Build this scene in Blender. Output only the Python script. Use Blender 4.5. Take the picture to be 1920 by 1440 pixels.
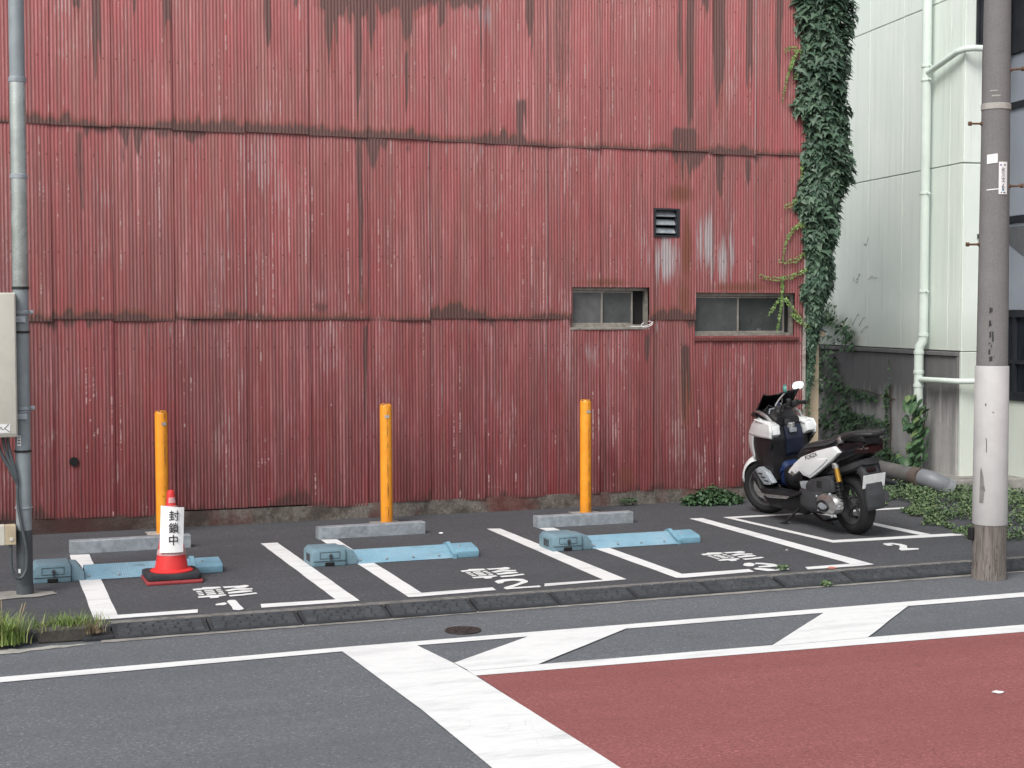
import bpy, bmesh, math, random
import numpy as np
from mathutils import Vector, Matrix, Euler

for _o in list(bpy.data.objects):
    bpy.data.objects.remove(_o, do_unlink=True)
SC = bpy.context.scene
COL = SC.collection
R = math.radians
random.seed(7)
rng = np.random.default_rng(11)

# ------------------------------------------------------------------ camera
cam_d = bpy.data.cameras.new('camera')
cam = bpy.data.objects.new('camera', cam_d)
COL.objects.link(cam)
cam.location = (0.0, 0.0, 2.05)
PITCH = math.atan(132 / 2800)
cam.rotation_euler = (R(90) - PITCH, 0, -R(20.9))
cam_d.sensor_width = 36
cam_d.lens = 36 * 2800 / 1920
cam_d.clip_start = 0.05
cam_d.clip_end = 800
SC.camera = cam

# ------------------------------------------------------------------ sky and sun (bright overcast)
SUN_EL, SUN_AZ = R(48), R(230)      # azimuth clockwise from +Y: from the left, veiled by cloud
w = bpy.data.worlds.new('World')
SC.world = w
w.use_nodes = True
wn = w.node_tree
wn.nodes.clear()
sky = wn.nodes.new('ShaderNodeTexSky')
sky.sky_type = 'NISHITA'
sky.sun_disc = False
sky.sun_elevation = SUN_EL
sky.sun_rotation = SUN_AZ
sky.air_density = 1.0
sky.dust_density = 4.0
sky.ozone_density = 1.0
hs = wn.nodes.new('ShaderNodeHueSaturation')
hs.inputs['Saturation'].default_value = 0.30      # cloud cover takes most of the blue out
bg = wn.nodes.new('ShaderNodeBackground')
bg.inputs['Strength'].default_value = 0.15
wo = wn.nodes.new('ShaderNodeOutputWorld')
wn.links.new(sky.outputs[0], hs.inputs['Color'])
wn.links.new(hs.outputs[0], bg.inputs['Color'])
wn.links.new(bg.outputs[0], wo.inputs['Surface'])

sd = bpy.data.lights.new('sun', 'SUN')
sun = bpy.data.objects.new('sun', sd)
COL.objects.link(sun)
sd.energy = 1.5
sd.angle = R(24)
sd.color = (1.0, 0.97, 0.93)
_dir = Vector((math.sin(SUN_AZ) * math.cos(SUN_EL), math.cos(SUN_AZ) * math.cos(SUN_EL), math.sin(SUN_EL)))
sun.rotation_euler = _dir.to_track_quat('Z', 'Y').to_euler()

SC.view_settings.view_transform = 'Standard'
SC.view_settings.look = 'None'
SC.view_settings.gamma = 1
SC.view_settings.use_curve_mapping = False
SC.view_settings.exposure = 0.25
SC.render.engine = 'CYCLES'
SC.cycles.max_bounces = 6

# ------------------------------------------------------------------ node helpers
class G:
    """Short-hand for one material's node tree."""
    def __init__(s, name):
        s.m = bpy.data.materials.new(name)
        s.m.use_nodes = True
        s.t = s.m.node_tree
        s.b = s.t.nodes['Principled BSDF']
    def n(s, typ): return s.t.nodes.new(typ)
    def put(s, sock, v):
        if isinstance(v, bpy.types.NodeSocket): s.t.links.new(v, sock)
        elif isinstance(v, (tuple, list)):
            sock.default_value = tuple(v) + (1,) if len(v) == 3 and sock.type == 'RGBA' else v
        else: sock.default_value = v
    def pos(s): return s.n('ShaderNodeNewGeometry').outputs['Position']
    def objc(s): return s.n('ShaderNodeTexCoord').outputs['Object']
    def rnd(s): return s.n('ShaderNodeObjectInfo').outputs['Random']
    def attr(s, name, out='Fac'):
        a = s.n('ShaderNodeAttribute'); a.attribute_name = name
        return a.outputs[out]
    def sv(s, vec, sc, loc=(0, 0, 0)):
        m = s.n('ShaderNodeMapping'); s.put(m.inputs['Vector'], vec)
        m.inputs['Scale'].default_value = sc; m.inputs['Location'].default_value = loc
        return m.outputs[0]
    def sep(s, vec):
        x = s.n('ShaderNodeSeparateXYZ'); s.put(x.inputs[0], vec); return x.outputs
    def comb(s, x, y, z):
        c = s.n('ShaderNodeCombineXYZ')
        for i, v in enumerate((x, y, z)): s.put(c.inputs[i], v)
        return c.outputs[0]
    def noise(s, vec, scale=5, det=4, rough=.55, dist=0):
        x = s.n('ShaderNodeTexNoise'); s.put(x.inputs['Vector'], vec)
        x.inputs['Scale'].default_value = scale; x.inputs['Detail'].default_value = det
        x.inputs['Roughness'].default_value = rough; x.inputs['Distortion'].default_value = dist
        return x.outputs['Fac']
    def vor(s, vec, scale, feat='F1', out='Distance'):
        x = s.n('ShaderNodeTexVoronoi'); s.put(x.inputs['Vector'], vec)
        x.feature = feat; x.inputs['Scale'].default_value = scale
        return x.outputs[out]
    def white(s, v):
        x = s.n('ShaderNodeTexWhiteNoise'); x.noise_dimensions = '1D'; s.put(x.inputs['W'], v)
        return x.outputs['Value']
    def ma(s, op, a, b=0.0, c=None, clamp=False):
        x = s.n('ShaderNodeMath'); x.operation = op; x.use_clamp = clamp
        s.put(x.inputs[0], a); s.put(x.inputs[1], b)
        if c is not None: s.put(x.inputs[2], c)
        return x.outputs[0]
    def mr(s, v, a, b, c=0.0, d=1.0, smooth=False):
        x = s.n('ShaderNodeMapRange'); x.clamp = True
        if smooth: x.interpolation_type = 'SMOOTHSTEP'
        for i, q in enumerate((v, a, b, c, d)): s.put(x.inputs[i], q)
        return x.outputs[0]
    def mix(s, f, a, b, mode='MIX'):
        x = s.n('ShaderNodeMix'); x.data_type = 'RGBA'; x.blend_type = mode
        s.put(x.inputs[0], f); s.put(x.inputs[6], a); s.put(x.inputs[7], b)
        return x.outputs[2]
    def bump(s, h, strength=.3, dist=.01):
        x = s.n('ShaderNodeBump'); x.inputs['Strength'].default_value = strength
        x.inputs['Distance'].default_value = dist; s.put(x.inputs['Height'], h)
        s.t.links.new(x.outputs[0], s.b.inputs['Normal'])
    def out(s, col=None, rough=None, metal=None, spec=None):
        if col is not None: s.put(s.b.inputs['Base Color'], col)
        if rough is not None: s.put(s.b.inputs['Roughness'], rough)
        if metal is not None: s.put(s.b.inputs['Metallic'], metal)
        if spec is not None: s.put(s.b.inputs['Specular IOR Level'], spec)
        return s.m

def mul(c, k): return tuple(min(1, x * k) for x in c)

def plain(name, col, rough=.5, metal=0, var=.18, scale=14, dirt=0.0, dirtcol=(.06, .055, .05), bump=.1, bscale=120, spec=.5):
    """A plain surface with uneven tone, some dirt blotches and fine grain."""
    g = G(name); p = g.pos()
    n1 = g.noise(p, scale, 5, .6)
    c = g.mix(g.mr(n1, .3, .7), mul(col, 1 - var), mul(col, 1 + var * .6))
    if dirt:
        d = g.noise(p, scale * .45, 6, .7)
        c = g.mix(g.mr(d, .52, .72, 0, dirt), c, dirtcol)
    if bump: g.bump(g.noise(p, bscale, 3), bump, .004)
    return g.out(c, g.mr(n1, .3, .7, max(.02, rough - .07), min(1, rough + .1)), metal, spec)

# ------------------------------------------------------------------ mesh helpers
def link(o, parent=None):
    COL.objects.link(o)
    if parent is not None: o.parent = parent
    return o

def tag(o, label=None, cat=None, group=None, kind=None):
    if label: o['label'] = label
    if cat: o['category'] = cat
    if group: o['group'] = group
    if kind: o['kind'] = kind
    return o

def empty(name, loc=(0, 0, 0), rot=(0, 0, 0), **kw):
    o = bpy.data.objects.new(name, None); o.empty_display_size = .1
    o.location = loc; o.rotation_euler = rot
    return tag(link(o), **kw)

class MB:
    """Collects shapes; build() links them as one mesh object."""
    def __init__(s): s.bm = bmesh.new()
    def box(s, x0, x1, y0, y1, z0, z1, bev=0, seg=2, rot=None):
        M = Matrix.Translation(((x0 + x1) / 2, (y0 + y1) / 2, (z0 + z1) / 2))
        if rot is not None: M = M @ Euler(rot).to_matrix().to_4x4()
        M = M @ Matrix.Diagonal((abs(x1 - x0), abs(y1 - y0), abs(z1 - z0), 1))
        r = bmesh.ops.create_cube(s.bm, size=1, matrix=M)
        if bev:
            es = set()
            for v in r['verts']: es.update(v.link_edges)
            bmesh.ops.bevel(s.bm, geom=list(es), offset=bev, segments=seg, affect='EDGES', profile=.6)
        return s
    def face(s, pts):
        s.bm.faces.new([s.bm.verts.new(p) for p in pts]); return s
    def prism(s, poly, a, b, axis='y', bev=0, seg=2):
        """poly is 2D; extruded along axis from a to b (axis y: (x,z); z: (x,y); x: (y,z))."""
        f = {'y': lambda p, t: (p[0], t, p[1]), 'z': lambda p, t: (p[0], p[1], t), 'x': lambda p, t: (t, p[0], p[1])}[axis]
        v0 = [s.bm.verts.new(f(p, a)) for p in poly]; v1 = [s.bm.verts.new(f(p, b)) for p in poly]
        n = len(poly); fs = [s.bm.faces.new(v0), s.bm.faces.new(v1[::-1])]
        for i in range(n): fs.append(s.bm.faces.new((v0[i], v1[i], v1[(i + 1) % n], v0[(i + 1) % n])))
        bmesh.ops.recalc_face_normals(s.bm, faces=fs)
        if bev:
            es = {e for f_ in fs for e in f_.edges}
            bmesh.ops.bevel(s.bm, geom=list(es), offset=bev, segments=seg, affect='EDGES', profile=.6)
        return s
    def rings(s, rs, cap=True, close=True):
        """Skins a list of equal-length vertex rings."""
        V = [[s.bm.verts.new(p) for p in r] for r in rs]; n = len(rs[0]); fs = []
        for a, b in zip(V[:-1], V[1:]):
            for i in range(n if close else n - 1):
                j = (i + 1) % n
                fs.append(s.bm.faces.new((a[i], a[j], b[j], b[i])))
        if cap and close:
            fs.append(s.bm.faces.new(V[0][::-1])); fs.append(s.bm.faces.new(V[-1]))
        bmesh.ops.recalc_face_normals(s.bm, faces=fs)
        return s
    def tube(s, pts, r, n=10, cap=True):
        P = [Vector(p) for p in pts]
        rr = r if isinstance(r, (list, tuple)) else [r] * len(P)
        rs = []; up = None
        for i, p in enumerate(P):
            t = (P[min(i + 1, len(P) - 1)] - P[max(i - 1, 0)]).normalized()
            if up is None:
                up = Vector((0, 0, 1)) if abs(t.z) < .9 else Vector((1, 0, 0))
            a = t.cross(up).normalized(); b = a.cross(t).normalized(); up = b
            rs.append([p + (a * math.cos(q * 2 * math.pi / n) + b * math.sin(q * 2 * math.pi / n)) * rr[i] for q in range(n)])
        return s.rings(rs, cap)
    def lathe(s, prof, n=24, c=(0, 0, 0), axis='z', cap=True):
        rs = []
        for r, h in prof:
            ring = []
            for q in range(n):
                a = q * 2 * math.pi / n; u, v = r * math.cos(a), r * math.sin(a)
                p = {'z': (u, v, h), 'y': (u, h, v), 'x': (h, u, v)}[axis]
                ring.append((p[0] + c[0], p[1] + c[1], p[2] + c[2]))
            rs.append(ring)
        return s.rings(rs, cap)
    def build(s, name, mat=None, parent=None, smooth=None, loc=None, rot=None, **kw):
        me = bpy.data.meshes.new(name); s.bm.to_mesh(me); s.bm.free()
        if smooth:
            me.polygons.foreach_set('use_smooth', [True] * len(me.polygons))
            me.set_sharp_from_angle(angle=R(smooth))
        if mat: me.materials.append(mat)
        o = bpy.data.objects.new(name, me)
        if loc is not None: o.location = loc
        if rot is not None: o.rotation_euler = rot
        return tag(link(o, parent), **kw)

def pmesh(name, V, F, mat, parent=None, smooth=False, **kw):
    me = bpy.data.meshes.new(name); me.from_pydata([tuple(v) for v in V], [], F); me.update()
    if smooth: me.polygons.foreach_set('use_smooth', [True] * len(me.polygons))
    me.materials.append(mat)
    return tag(link(bpy.data.objects.new(name, me), parent), **kw)

def npmesh(name, V, quads, mat, parent=None, smooth=False, fa=None, **kw):
    """Mesh from numpy arrays, faces all of one size; fa = {name: per-vertex array}."""
    me = bpy.data.meshes.new(name); k = quads.shape[1]
    me.vertices.add(len(V)); me.vertices.foreach_set('co', V.astype(np.float32).ravel())
    me.loops.add(quads.size); me.loops.foreach_set('vertex_index', quads.astype(np.int32).ravel())
    me.polygons.add(len(quads)); me.polygons.foreach_set('loop_start', (np.arange(len(quads)) * k).astype(np.int32))
    if smooth: me.polygons.foreach_set('use_smooth', np.ones(len(quads), dtype=bool))
    for an, arr in (fa or {}).items():
        if arr.ndim == 2:
            a = me.attributes.new(an, 'FLOAT_COLOR', 'POINT'); a.data.foreach_set('color', arr.astype(np.float32).ravel())
        else:
            a = me.attributes.new(an, 'FLOAT', 'POINT'); a.data.foreach_set('value', arr.astype(np.float32))
    me.materials.append(mat); me.update(); me.validate()
    return tag(link(bpy.data.objects.new(name, me), parent), **kw)

def copy_tree(o, parent=None):
    c = o.copy(); COL.objects.link(c)
    if parent is not None: c.parent = parent
    for ch in list(o.children): copy_tree(ch, c)
    return c

def text_mesh(name, body, size, mat, parent, loc, rot, sx=1.0, bold=0.0, align='CENTER'):
    cu = bpy.data.curves.new(name + '_tmp', 'FONT'); cu.body = body; cu.size = size
    cu.align_x = align; cu.align_y = 'CENTER'; cu.offset = bold; cu.resolution_u = 3
    t = bpy.data.objects.new(name + '_tmp', cu); COL.objects.link(t)
    bpy.context.view_layer.update()
    me = bpy.data.meshes.new_from_object(t.evaluated_get(bpy.context.evaluated_depsgraph_get()))
    bpy.data.objects.remove(t, do_unlink=True); bpy.data.curves.remove(cu)
    me.name = name; me.materials.clear(); me.materials.append(mat)
    o = bpy.data.objects.new(name, me); o.location = loc; o.rotation_euler = rot; o.scale = (sx, 1, 1)
    return link(o, parent)

ORD = ['first', 'second', 'third', 'fourth', 'fifth', 'sixth', 'seventh', 'eighth', 'ninth', 'tenth', 'eleventh', 'twelfth', 'thirteenth', 'fourteenth', 'fifteenth', 'sixteenth']
# ------------------------------------------------------------------ materials
def asphalt(name, c, fleck=.5, tint=(1, 1, 1.03)):
    g = G(name); p = g.pos()
    big = g.noise(p, .7, 5, .6); mid = g.noise(p, 6, 5, .7); fine = g.noise(p, 55, 4, .85); grit = g.noise(p, 24, 5, .8)
    st = g.vor(p, 95, 'F1', 'Color'); s1 = g.sep(st)[0]
    k = tuple(c * t for t in tint)
    col = g.mix(g.mr(fine, .3, .7), mul(k, .5), mul(k, 1.55))
    col = g.mix(g.mr(grit, .35, .65, 0, .4), col, mul(k, .75))
    col = g.mix(g.mr(s1, .90, .97, 0, fleck), col, mul(k, 2.4))
    col = g.mix(g.mr(s1, .10, .03, 0, fleck), col, mul(k, .3))
    col = g.mix(g.mr(big, .35, .7, 0, .35), col, mul(k, .80))
    col = g.mix(g.mr(mid, .5, .75, 0, .3), col, mul(k, 1.3))
    trk = g.noise(g.sv(p, (.25, 1.9, 1), (3, 8, 0)), 1, 4, .6); oil = g.noise(p, 2.3, 5, .7); scuff = g.noise(g.sv(p, (.9, 7, 1)), 1.2, 5, .7)
    col = g.mix(g.mr(trk, .40, .66, 0, .42), col, mul(k, .70))
    col = g.mix(g.mr(oil, .60, .74, 0, .45), col, mul(k, .55))
    col = g.mix(g.mr(scuff, .60, .76, 0, .30), col, mul(k, 1.5))
    g.bump(g.ma('ADD', fine, g.ma('MULTIPLY', s1, .6)), .5, .006)
    return g.out(col, .9, 0, .25)

def paint_mat(name='white_paint', c=(.76, .775, .77), wear=.6, under=(.07, .07, .073)):
    g = G(name); p = g.pos()
    sp = g.noise(p, 130, 4, .75); bl = g.noise(p, 4, 6, .7); fine = g.noise(g.sv(p, (3, 22, 1)), 3, 5, .6)
    col = g.mix(g.mr(fine, .4, .75, 0, .35), c, mul(c, .72))
    sm = g.noise(g.sv(p, (1.2, 5, 1)), 1.3, 6, .7)
    col = g.mix(g.mr(sm, .50, .70, 0, .48), col, (.40, .405, .41))
    worn = g.ma('MULTIPLY', g.mr(sp, .57, .64), g.mr(bl, .55, .75, .0, wear))
    ck = g.vor(g.sv(p, (1, 1, 1)), 7, 'DISTANCE_TO_EDGE'); crk = g.ma('MULTIPLY', g.mr(ck, .0, .022, 1, 0), g.mr(g.noise(p, 2.1, 3), .52, .66, 0, .22))
    col = g.mix(g.ma('MAXIMUM', worn, crk), col, under)
    g.bump(sp, .3, .003)
    return g.out(col, .7, 0, .3)

M = {}
M['road'] = asphalt('road_asphalt', .152, .5, (.93, 1, 1.09))
M['lot'] = asphalt('lot_asphalt', .088, .45, (.95, .99, 1.08))
M['red_road'] = asphalt('red_asphalt', .168, .3, (1.68, .61, .59))
M['white'] = paint_mat()
M['white_worn'] = paint_mat('worn_white_paint', (.74, .75, .74), 1.0)
M['concrete'] = plain('concrete', (.30, .29, .27), .9, var=.35, scale=6, dirt=.6, bump=.5, bscale=60, spec=.2)
M['pad'] = plain('pale_concrete', (.42, .41, .38), .9, var=.3, scale=9, dirt=.6, bump=.5, bscale=70, spec=.2)
M['rubber'] = plain('black_rubber', (.035, .038, .043), .7, var=.35, scale=8, dirt=.35, dirtcol=(.09, .09, .09), bump=.2, spec=.35)
M['galv'] = plain('galvanised_steel', (.36, .40, .43), .55, .35, var=.3, scale=16, dirt=.3, dirtcol=(.16, .17, .18), bump=.08)
M['pole_grey'] = plain('pole_grey_paint', (.28, .32, .34), .45, .1, var=.16, scale=7, dirt=.25, dirtcol=(.15, .17, .18), bump=.05)
M['pole_dark'] = plain('pole_dark_paint', (.065, .078, .085), .55, 0, var=.2, scale=9, dirt=.3, dirtcol=(.12, .13, .13), bump=.1)
M['chrome_sleeve'] = plain('pole_sheet_sleeve', (.46, .50, .48), .25, .55, var=.28, scale=5, dirt=.35, dirtcol=(.16, .24, .2), bump=.04)
M['cream'] = plain('cream_cabinet', (.58, .56, .49), .55, 0, var=.08, scale=6, dirt=.18, dirtcol=(.36, .34, .29), bump=.12, bscale=160)
M['cream_wall'] = plain('cream_render', (.58, .48, .34), .9, 0, var=.12, scale=5, dirt=.35, dirtcol=(.28, .22, .15), bump=.3)
M['blk'] = plain('black_plastic', (.014, .014, .016), .45, 0, var=.3, scale=12, bump=.05)
M['blk_gloss'] = plain('gloss_black', (.008, .008, .010), .16, 0, var=.2, scale=9, bump=0)
M['blk_soft'] = plain('black_vinyl', (.020, .020, .022), .55, 0, var=.3, scale=30, bump=.2, bscale=300)
M['dkgrey'] = plain('dark_grey_plastic', (.045, .048, .052), .5, 0, var=.25, scale=14, bump=.1)
M['cable'] = plain('grey_cable', (.07, .082, .09), .5, 0, var=.2, scale=20, bump=0)
M['paper'] = plain('white_paper', (.80, .80, .80), .7, 0, var=.05, scale=12, bump=.15, bscale=25)
M['ink'] = plain('black_ink', (.02, .02, .022), .6, bump=0)
M['alu'] = plain('aluminium_frame', (.36, .34, .30), .5, .4, var=.3, scale=18, dirt=.5, dirtcol=(.12, .1, .08), bump=.1)
M['darkmetal'] = plain('dark_window_frame', (.022, .026, .032), .5, 0, var=.3, scale=6, bump=.05)
M['redtrim'] = plain('red_painted_wood', (.15, .045, .04), .75, 0, var=.4, scale=20, dirt=.6, dirtcol=(.10, .08, .07), bump=.4)
M['rusty'] = plain('rusty_iron', (.14, .075, .045), .8, .2, var=.4, scale=50, bump=.4)
M['void'] = plain('dark_interior', (.008, .008, .008), .9, bump=0)
M['twig'] = plain('vine_stem', (.10, .075, .05), .9, var=.3, bump=.3)

# --- corrugated sheet paint: faded red, worn crests, flaking, mould and rust runs
def wall_paint():
    g = G('faded_red_sheet_paint'); p = g.pos(); X, Y, Z = g.sep(p)
    st = g.attr('stain', 'Color'); sr, sg, sb = g.sep(st)
    crest = g.attr('crest'); wave = g.attr('wave')
    rnd = g.rnd()
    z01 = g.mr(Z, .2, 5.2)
    # long vertical streaks and short flecks
    s_long = g.noise(g.sv(p, (38, 0, .55)), 1, 5, .65)
    s_mid = g.noise(g.sv(p, (75, 0, 2.2)), 1, 5, .7)
    s_fine = g.noise(g.sv(p, (110, 40, 9)), 1, 5, .8)
    blotch = g.noise(g.sv(p, (1.6, 1, .9)), 1, 5, .65)
    s_wide = g.noise(g.sv(p, (6.5, 0, .28), (1, 0, 3)), 1, 5, .65)
    s_band = g.noise(g.sv(p, (17, 0, .5), (7, 0, 1)), 1, 5, .7)
    s_tan = g.noise(g.sv(p, (9, 0, .4), (17, 0, 9)), 1, 4, .65)
    patch = g.noise(g.sv(p, (2.6, 0, .75), (31, 0, 2)), 1, 6, .75)      # where the paint is thin
    calm = g.noise(g.sv(p, (1.5, 0, .8), (5, 0, 12)), 1, 4, .6)
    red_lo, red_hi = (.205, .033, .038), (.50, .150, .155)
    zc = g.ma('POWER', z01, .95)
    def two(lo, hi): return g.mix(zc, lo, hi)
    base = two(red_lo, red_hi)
    base = g.mix(g.mr(rnd, 0, 1, 0, .65), base, two((.165, .042, .044), (.43, .155, .148)))
    base = g.mix(g.mr(blotch, .42, .66, 0, .6), base, two((.135, .034, .034), (.37, .145, .138)))
    base = g.mix(g.mr(s_wide, .48, .62, 0, .6), base, two((.145, .070, .062), (.35, .20, .18)))
    base = g.mix(g.mr(s_tan, .58, .70, 0, .55), base, two((.19, .105, .085), (.42, .27, .21)))
    base = g.mix(g.mr(s_band, .50, .62, 0, .65), base, two((.105, .030, .032), (.32, .125, .12)))
    base = g.mix(g.mr(s_band, .44, .34, 0, .5), base, two((.31, .10, .11), (.60, .25, .25)))
    wn_ = g.white(wave)
    wz = g.noise(g.comb(g.ma('MULTIPLY', wave, 3.77), 4.2, g.ma('MULTIPLY', Z, .32)), 1, 5, .72)
    live = g.mr(calm, .38, .56, .3, 1)
    base = g.mix(g.ma('MULTIPLY', live, g.mr(wz, .51, .62, 0, .85)), base, two((.110, .038, .038), (.30, .145, .135)))
    base = g.mix(g.ma('MULTIPLY', live, g.mr(wz, .46, .34, 0, .8)), base, two((.34, .13, .135), (.62, .29, .29)))
    # chalky wear on the crests, darker red in the valleys
    cw = g.ma('MULTIPLY', g.mr(crest, .40, .95), g.mr(s_mid, .36, .64, .0, .8))
    cw = g.ma('MULTIPLY', cw, g.mr(g.ma('ADD', patch, calm), .85, 1.15, .08, 1))
    base = g.mix(cw, base, two((.38, .21, .215), (.62, .38, .37)))
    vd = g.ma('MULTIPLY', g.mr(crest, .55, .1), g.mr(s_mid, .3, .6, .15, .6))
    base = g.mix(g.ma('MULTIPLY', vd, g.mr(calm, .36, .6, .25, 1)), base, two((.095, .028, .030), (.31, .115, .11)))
    # thin patches: paint worn through to grey along the ribs, ragged outline
    pw = g.mr(g.ma('ADD', patch, g.ma('MULTIPLY', g.ma('SUBTRACT', s_mid, .5), .34)), .575, .63)
    pw = g.ma('MULTIPLY', pw, g.mr(crest, .30, .70))
    pw = g.ma('MULTIPLY', pw, g.mr(s_fine, .34, .56, .15, .9))
    base = g.mix(g.ma('MULTIPLY', pw, .85), base, two((.34, .25, .255), (.55, .43, .42)))
    # flaked paint: pale dashes riding single crests
    dash = g.noise(g.comb(g.ma('MULTIPLY', wave, 7.31), 0, g.ma('MULTIPLY', Z, 1.7)), 1, 5, .85)
    dens = g.noise(g.sv(p, (1.3, 1, .9), (3, 0, 5)), 1, 4, .65)
    thr = g.ma('SUBTRACT', .725, g.ma('ADD', g.ma('MULTIPLY', g.ma('POWER', wn_, 3.), .16), g.mr(dens, .42, .68, 0, .12)))
    fl = g.ma('MULTIPLY', g.mr(g.ma('SUBTRACT', dash, thr), 0, .03), g.mr(crest, .45, .75))
    fl = g.ma('MULTIPLY', fl, g.mr(s_fine, .34, .52))
    base = g.mix(g.ma('MULTIPLY', fl, .75), base, g.mix(s_mid, (.66, .57, .55), (.46, .31, .30)))
    # bare zinc where the paint has gone
    zb = g.mr(g.ma('ADD', g.ma('ADD', sb, g.ma('MULTIPLY', g.ma('SUBTRACT', s_mid, .5), 1.0)), g.ma('MULTIPLY', g.ma('SUBTRACT', s_band, .5), 1.8)), .40, .68)
    base = g.mix(g.ma('MULTIPLY', zb, .9), base, g.mix(s_fine, (.30, .29, .30), (.50, .48, .49)))
    # rust
    rr = g.mr(g.ma('ADD', sg, g.ma('MULTIPLY', g.ma('SUBTRACT', s_mid, .5), 1.1)), .35, .75)
    base = g.mix(g.ma('MULTIPLY', rr, .85), base, g.mix(s_fine, (.12, .045, .03), (.24, .10, .06)))
    # rusty nail heads in rows, one every few ribs
    md = g.ma('MODULO', g.ma('ROUND', wave), 5.0)
    nz = g.ma('ABSOLUTE', g.ma('SUBTRACT', g.ma('FRACT', g.ma('DIVIDE', g.ma('ADD', Z, .46), .875)), .5))
    nail = g.ma('MULTIPLY', g.mr(nz, .0, .016, 1, 0), g.ma('MULTIPLY', g.mr(md, .4, .6, 1, 0), g.mr(crest, .55, .8)))
    base = g.mix(g.ma('MULTIPLY', nail, .85), base, (.06, .03, .026))
    # mould, with the pale haze over the upper wall mixed into its colour
    dk = g.mr(g.ma('ADD', sr, g.ma('ADD', g.ma('MULTIPLY', g.ma('SUBTRACT', s_mid, .5), 1.2), g.ma('MULTIPLY', g.ma('SUBTRACT', s_fine, .5), .7))), .24, .55)
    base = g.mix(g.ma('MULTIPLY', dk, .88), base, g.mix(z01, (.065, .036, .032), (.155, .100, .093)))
    base = g.mix(1.0, base, (.94, .90, .90), 'MULTIPLY')
    g.bump(s_fine, .25, .002)
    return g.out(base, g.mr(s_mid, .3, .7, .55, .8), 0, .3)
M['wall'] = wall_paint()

def foundation():
    g = G('weathered_foundation'); p = g.pos(); X, Y, Z = g.sep(p)
    n1 = g.noise(p, 3.2, 6, .7); n2 = g.noise(p, 40, 4, .7); n3 = g.noise(p, 1.3, 4, .6)
    c = g.mix(g.mr(n2, .3, .7), (.10, .09, .08), (.25, .225, .20))
    c = g.mix(g.mr(n1, .45, .6, 0, .8), c, (.055, .045, .04))
    redz = g.mr(g.noise(g.sv(p, (1.4, 1, .5), (4, 0, 0)), 1, 3), .52, .60, 0, .65)
    c = g.mix(redz, c, (.13, .035, .032))
    c = g.mix(g.mr(X, 2.4, 1.6, 0, .8), c, (.05, .028, .026))
    g.bump(g.ma('ADD', n2, n1), .6, .01)
    return g.out(c, .92, 0, .2)
M['foundation'] = foundation()

def stained_concrete():
    g = G('stained_concrete'); p = g.pos(); X, Y, Z = g.sep(p)
    n1 = g.noise(p, 3, 6, .7); runs = g.noise(g.sv(p, (9, 9, .5)), 1, 5, .65); fine = g.noise(p, 60, 4, .7)
    c = g.mix(g.mr(n1, .3, .7), (.32, .315, .312), (.47, .46, .45))
    top = g.mr(g.ma('ADD', Z, g.ma('MULTIPLY', g.ma('SUBTRACT', runs, .5), 1.0)), .80, 1.12)
    c = g.mix(g.ma('MULTIPLY', top, .85), c, (.115, .114, .118))
    c = g.mix(g.mr(runs, .5, .68, 0, .5), c, (.22, .215, .215))
    g.bump(g.ma('ADD', fine, n1), .4, .006)
    return g.out(c, .9, 0, .2)
M['stained'] = stained_concrete()

def mint():
    g = G('mint_render'); p = g.pos(); X, Y, Z = g.sep(p)
    n1 = g.noise(p, 1.2, 5, .6); run = g.noise(g.sv(p, (14, 14, .5)), 1, 5, .7); fine = g.noise(p, 90, 3)
    spot = g.noise(p, 14, 5, .7)
    c = g.mix(g.mr(n1, .3, .7), (.72, .80, .74), (.80, .86, .80))
    c = g.mix(g.mr(run, .50, .76, 0, .5), c, (.53, .58, .50))
    c = g.mix(g.mr(spot, .66, .74, 0, .45), c, (.30, .32, .28))
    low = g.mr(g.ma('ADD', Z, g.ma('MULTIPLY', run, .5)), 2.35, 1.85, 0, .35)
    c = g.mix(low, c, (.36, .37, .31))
    g.bump(fine, .2, .003)
    return g.out(c, .75, 0, .3)
M['mint'] = mint()
M['mint_pipe'] = plain('mint_pipe_paint', (.70, .79, .73), .4, 0, var=.08, scale=4, dirt=.15, dirtcol=(.35, .4, .33), bump=.03)
M['blue_panel'] = plain('pale_grey_cladding', (.36, .40, .46), .4, .2, var=.08, scale=2, dirt=.1, dirtcol=(.25, .28, .32), bump=.03)
M['joint'] = plain('joint_sealant', (.36, .37, .32), .8, bump=0)

def pole_concrete():
    g = G('pole_concrete'); p = g.pos()
    n1 = g.noise(p, 5, 5, .65); f = g.noise(p, 150, 3, .8); run = g.noise(g.sv(p, (30, 30, 1.2)), 1, 4, .6)
    c = g.mix(g.mr(f, .3, .7), (.125, .123, .122), (.235, .232, .23))
    c = g.mix(g.mr(n1, .45, .7, 0, .35), c, (.24, .235, .23))
    c = g.mix(g.mr(run, .55, .75, 0, .3), c, (.10, .098, .096))
    g.bump(f, .4, .004)
    return g.out(c, .9, 0, .2)
M['pole_conc'] = pole_concrete()
def pole_wood():
    g = G('weathered_pole_foot'); p = g.pos()
    run = g.noise(g.sv(p, (26, 26, 1.4)), 1, 5, .7); f = g.noise(p, 90, 4, .8)
    crk = g.noise(g.sv(p, (40, 40, 2.0), (2, 1, 0)), 1, 2, .5, 1.2)
    c = g.mix(g.mr(run, .3, .7), (.12, .105, .095), (.26, .235, .215))
    line = g.mr(g.ma('ABSOLUTE', g.ma('SUBTRACT', crk, .5)), 0, .035, 1, 0)
    c = g.mix(g.ma('MULTIPLY', line, .8), c, (.035, .03, .028))
    g.bump(f, .5, .005)
    return g.out(c, .92, 0, .2)
M['pole_foot'] = pole_wood()
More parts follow.
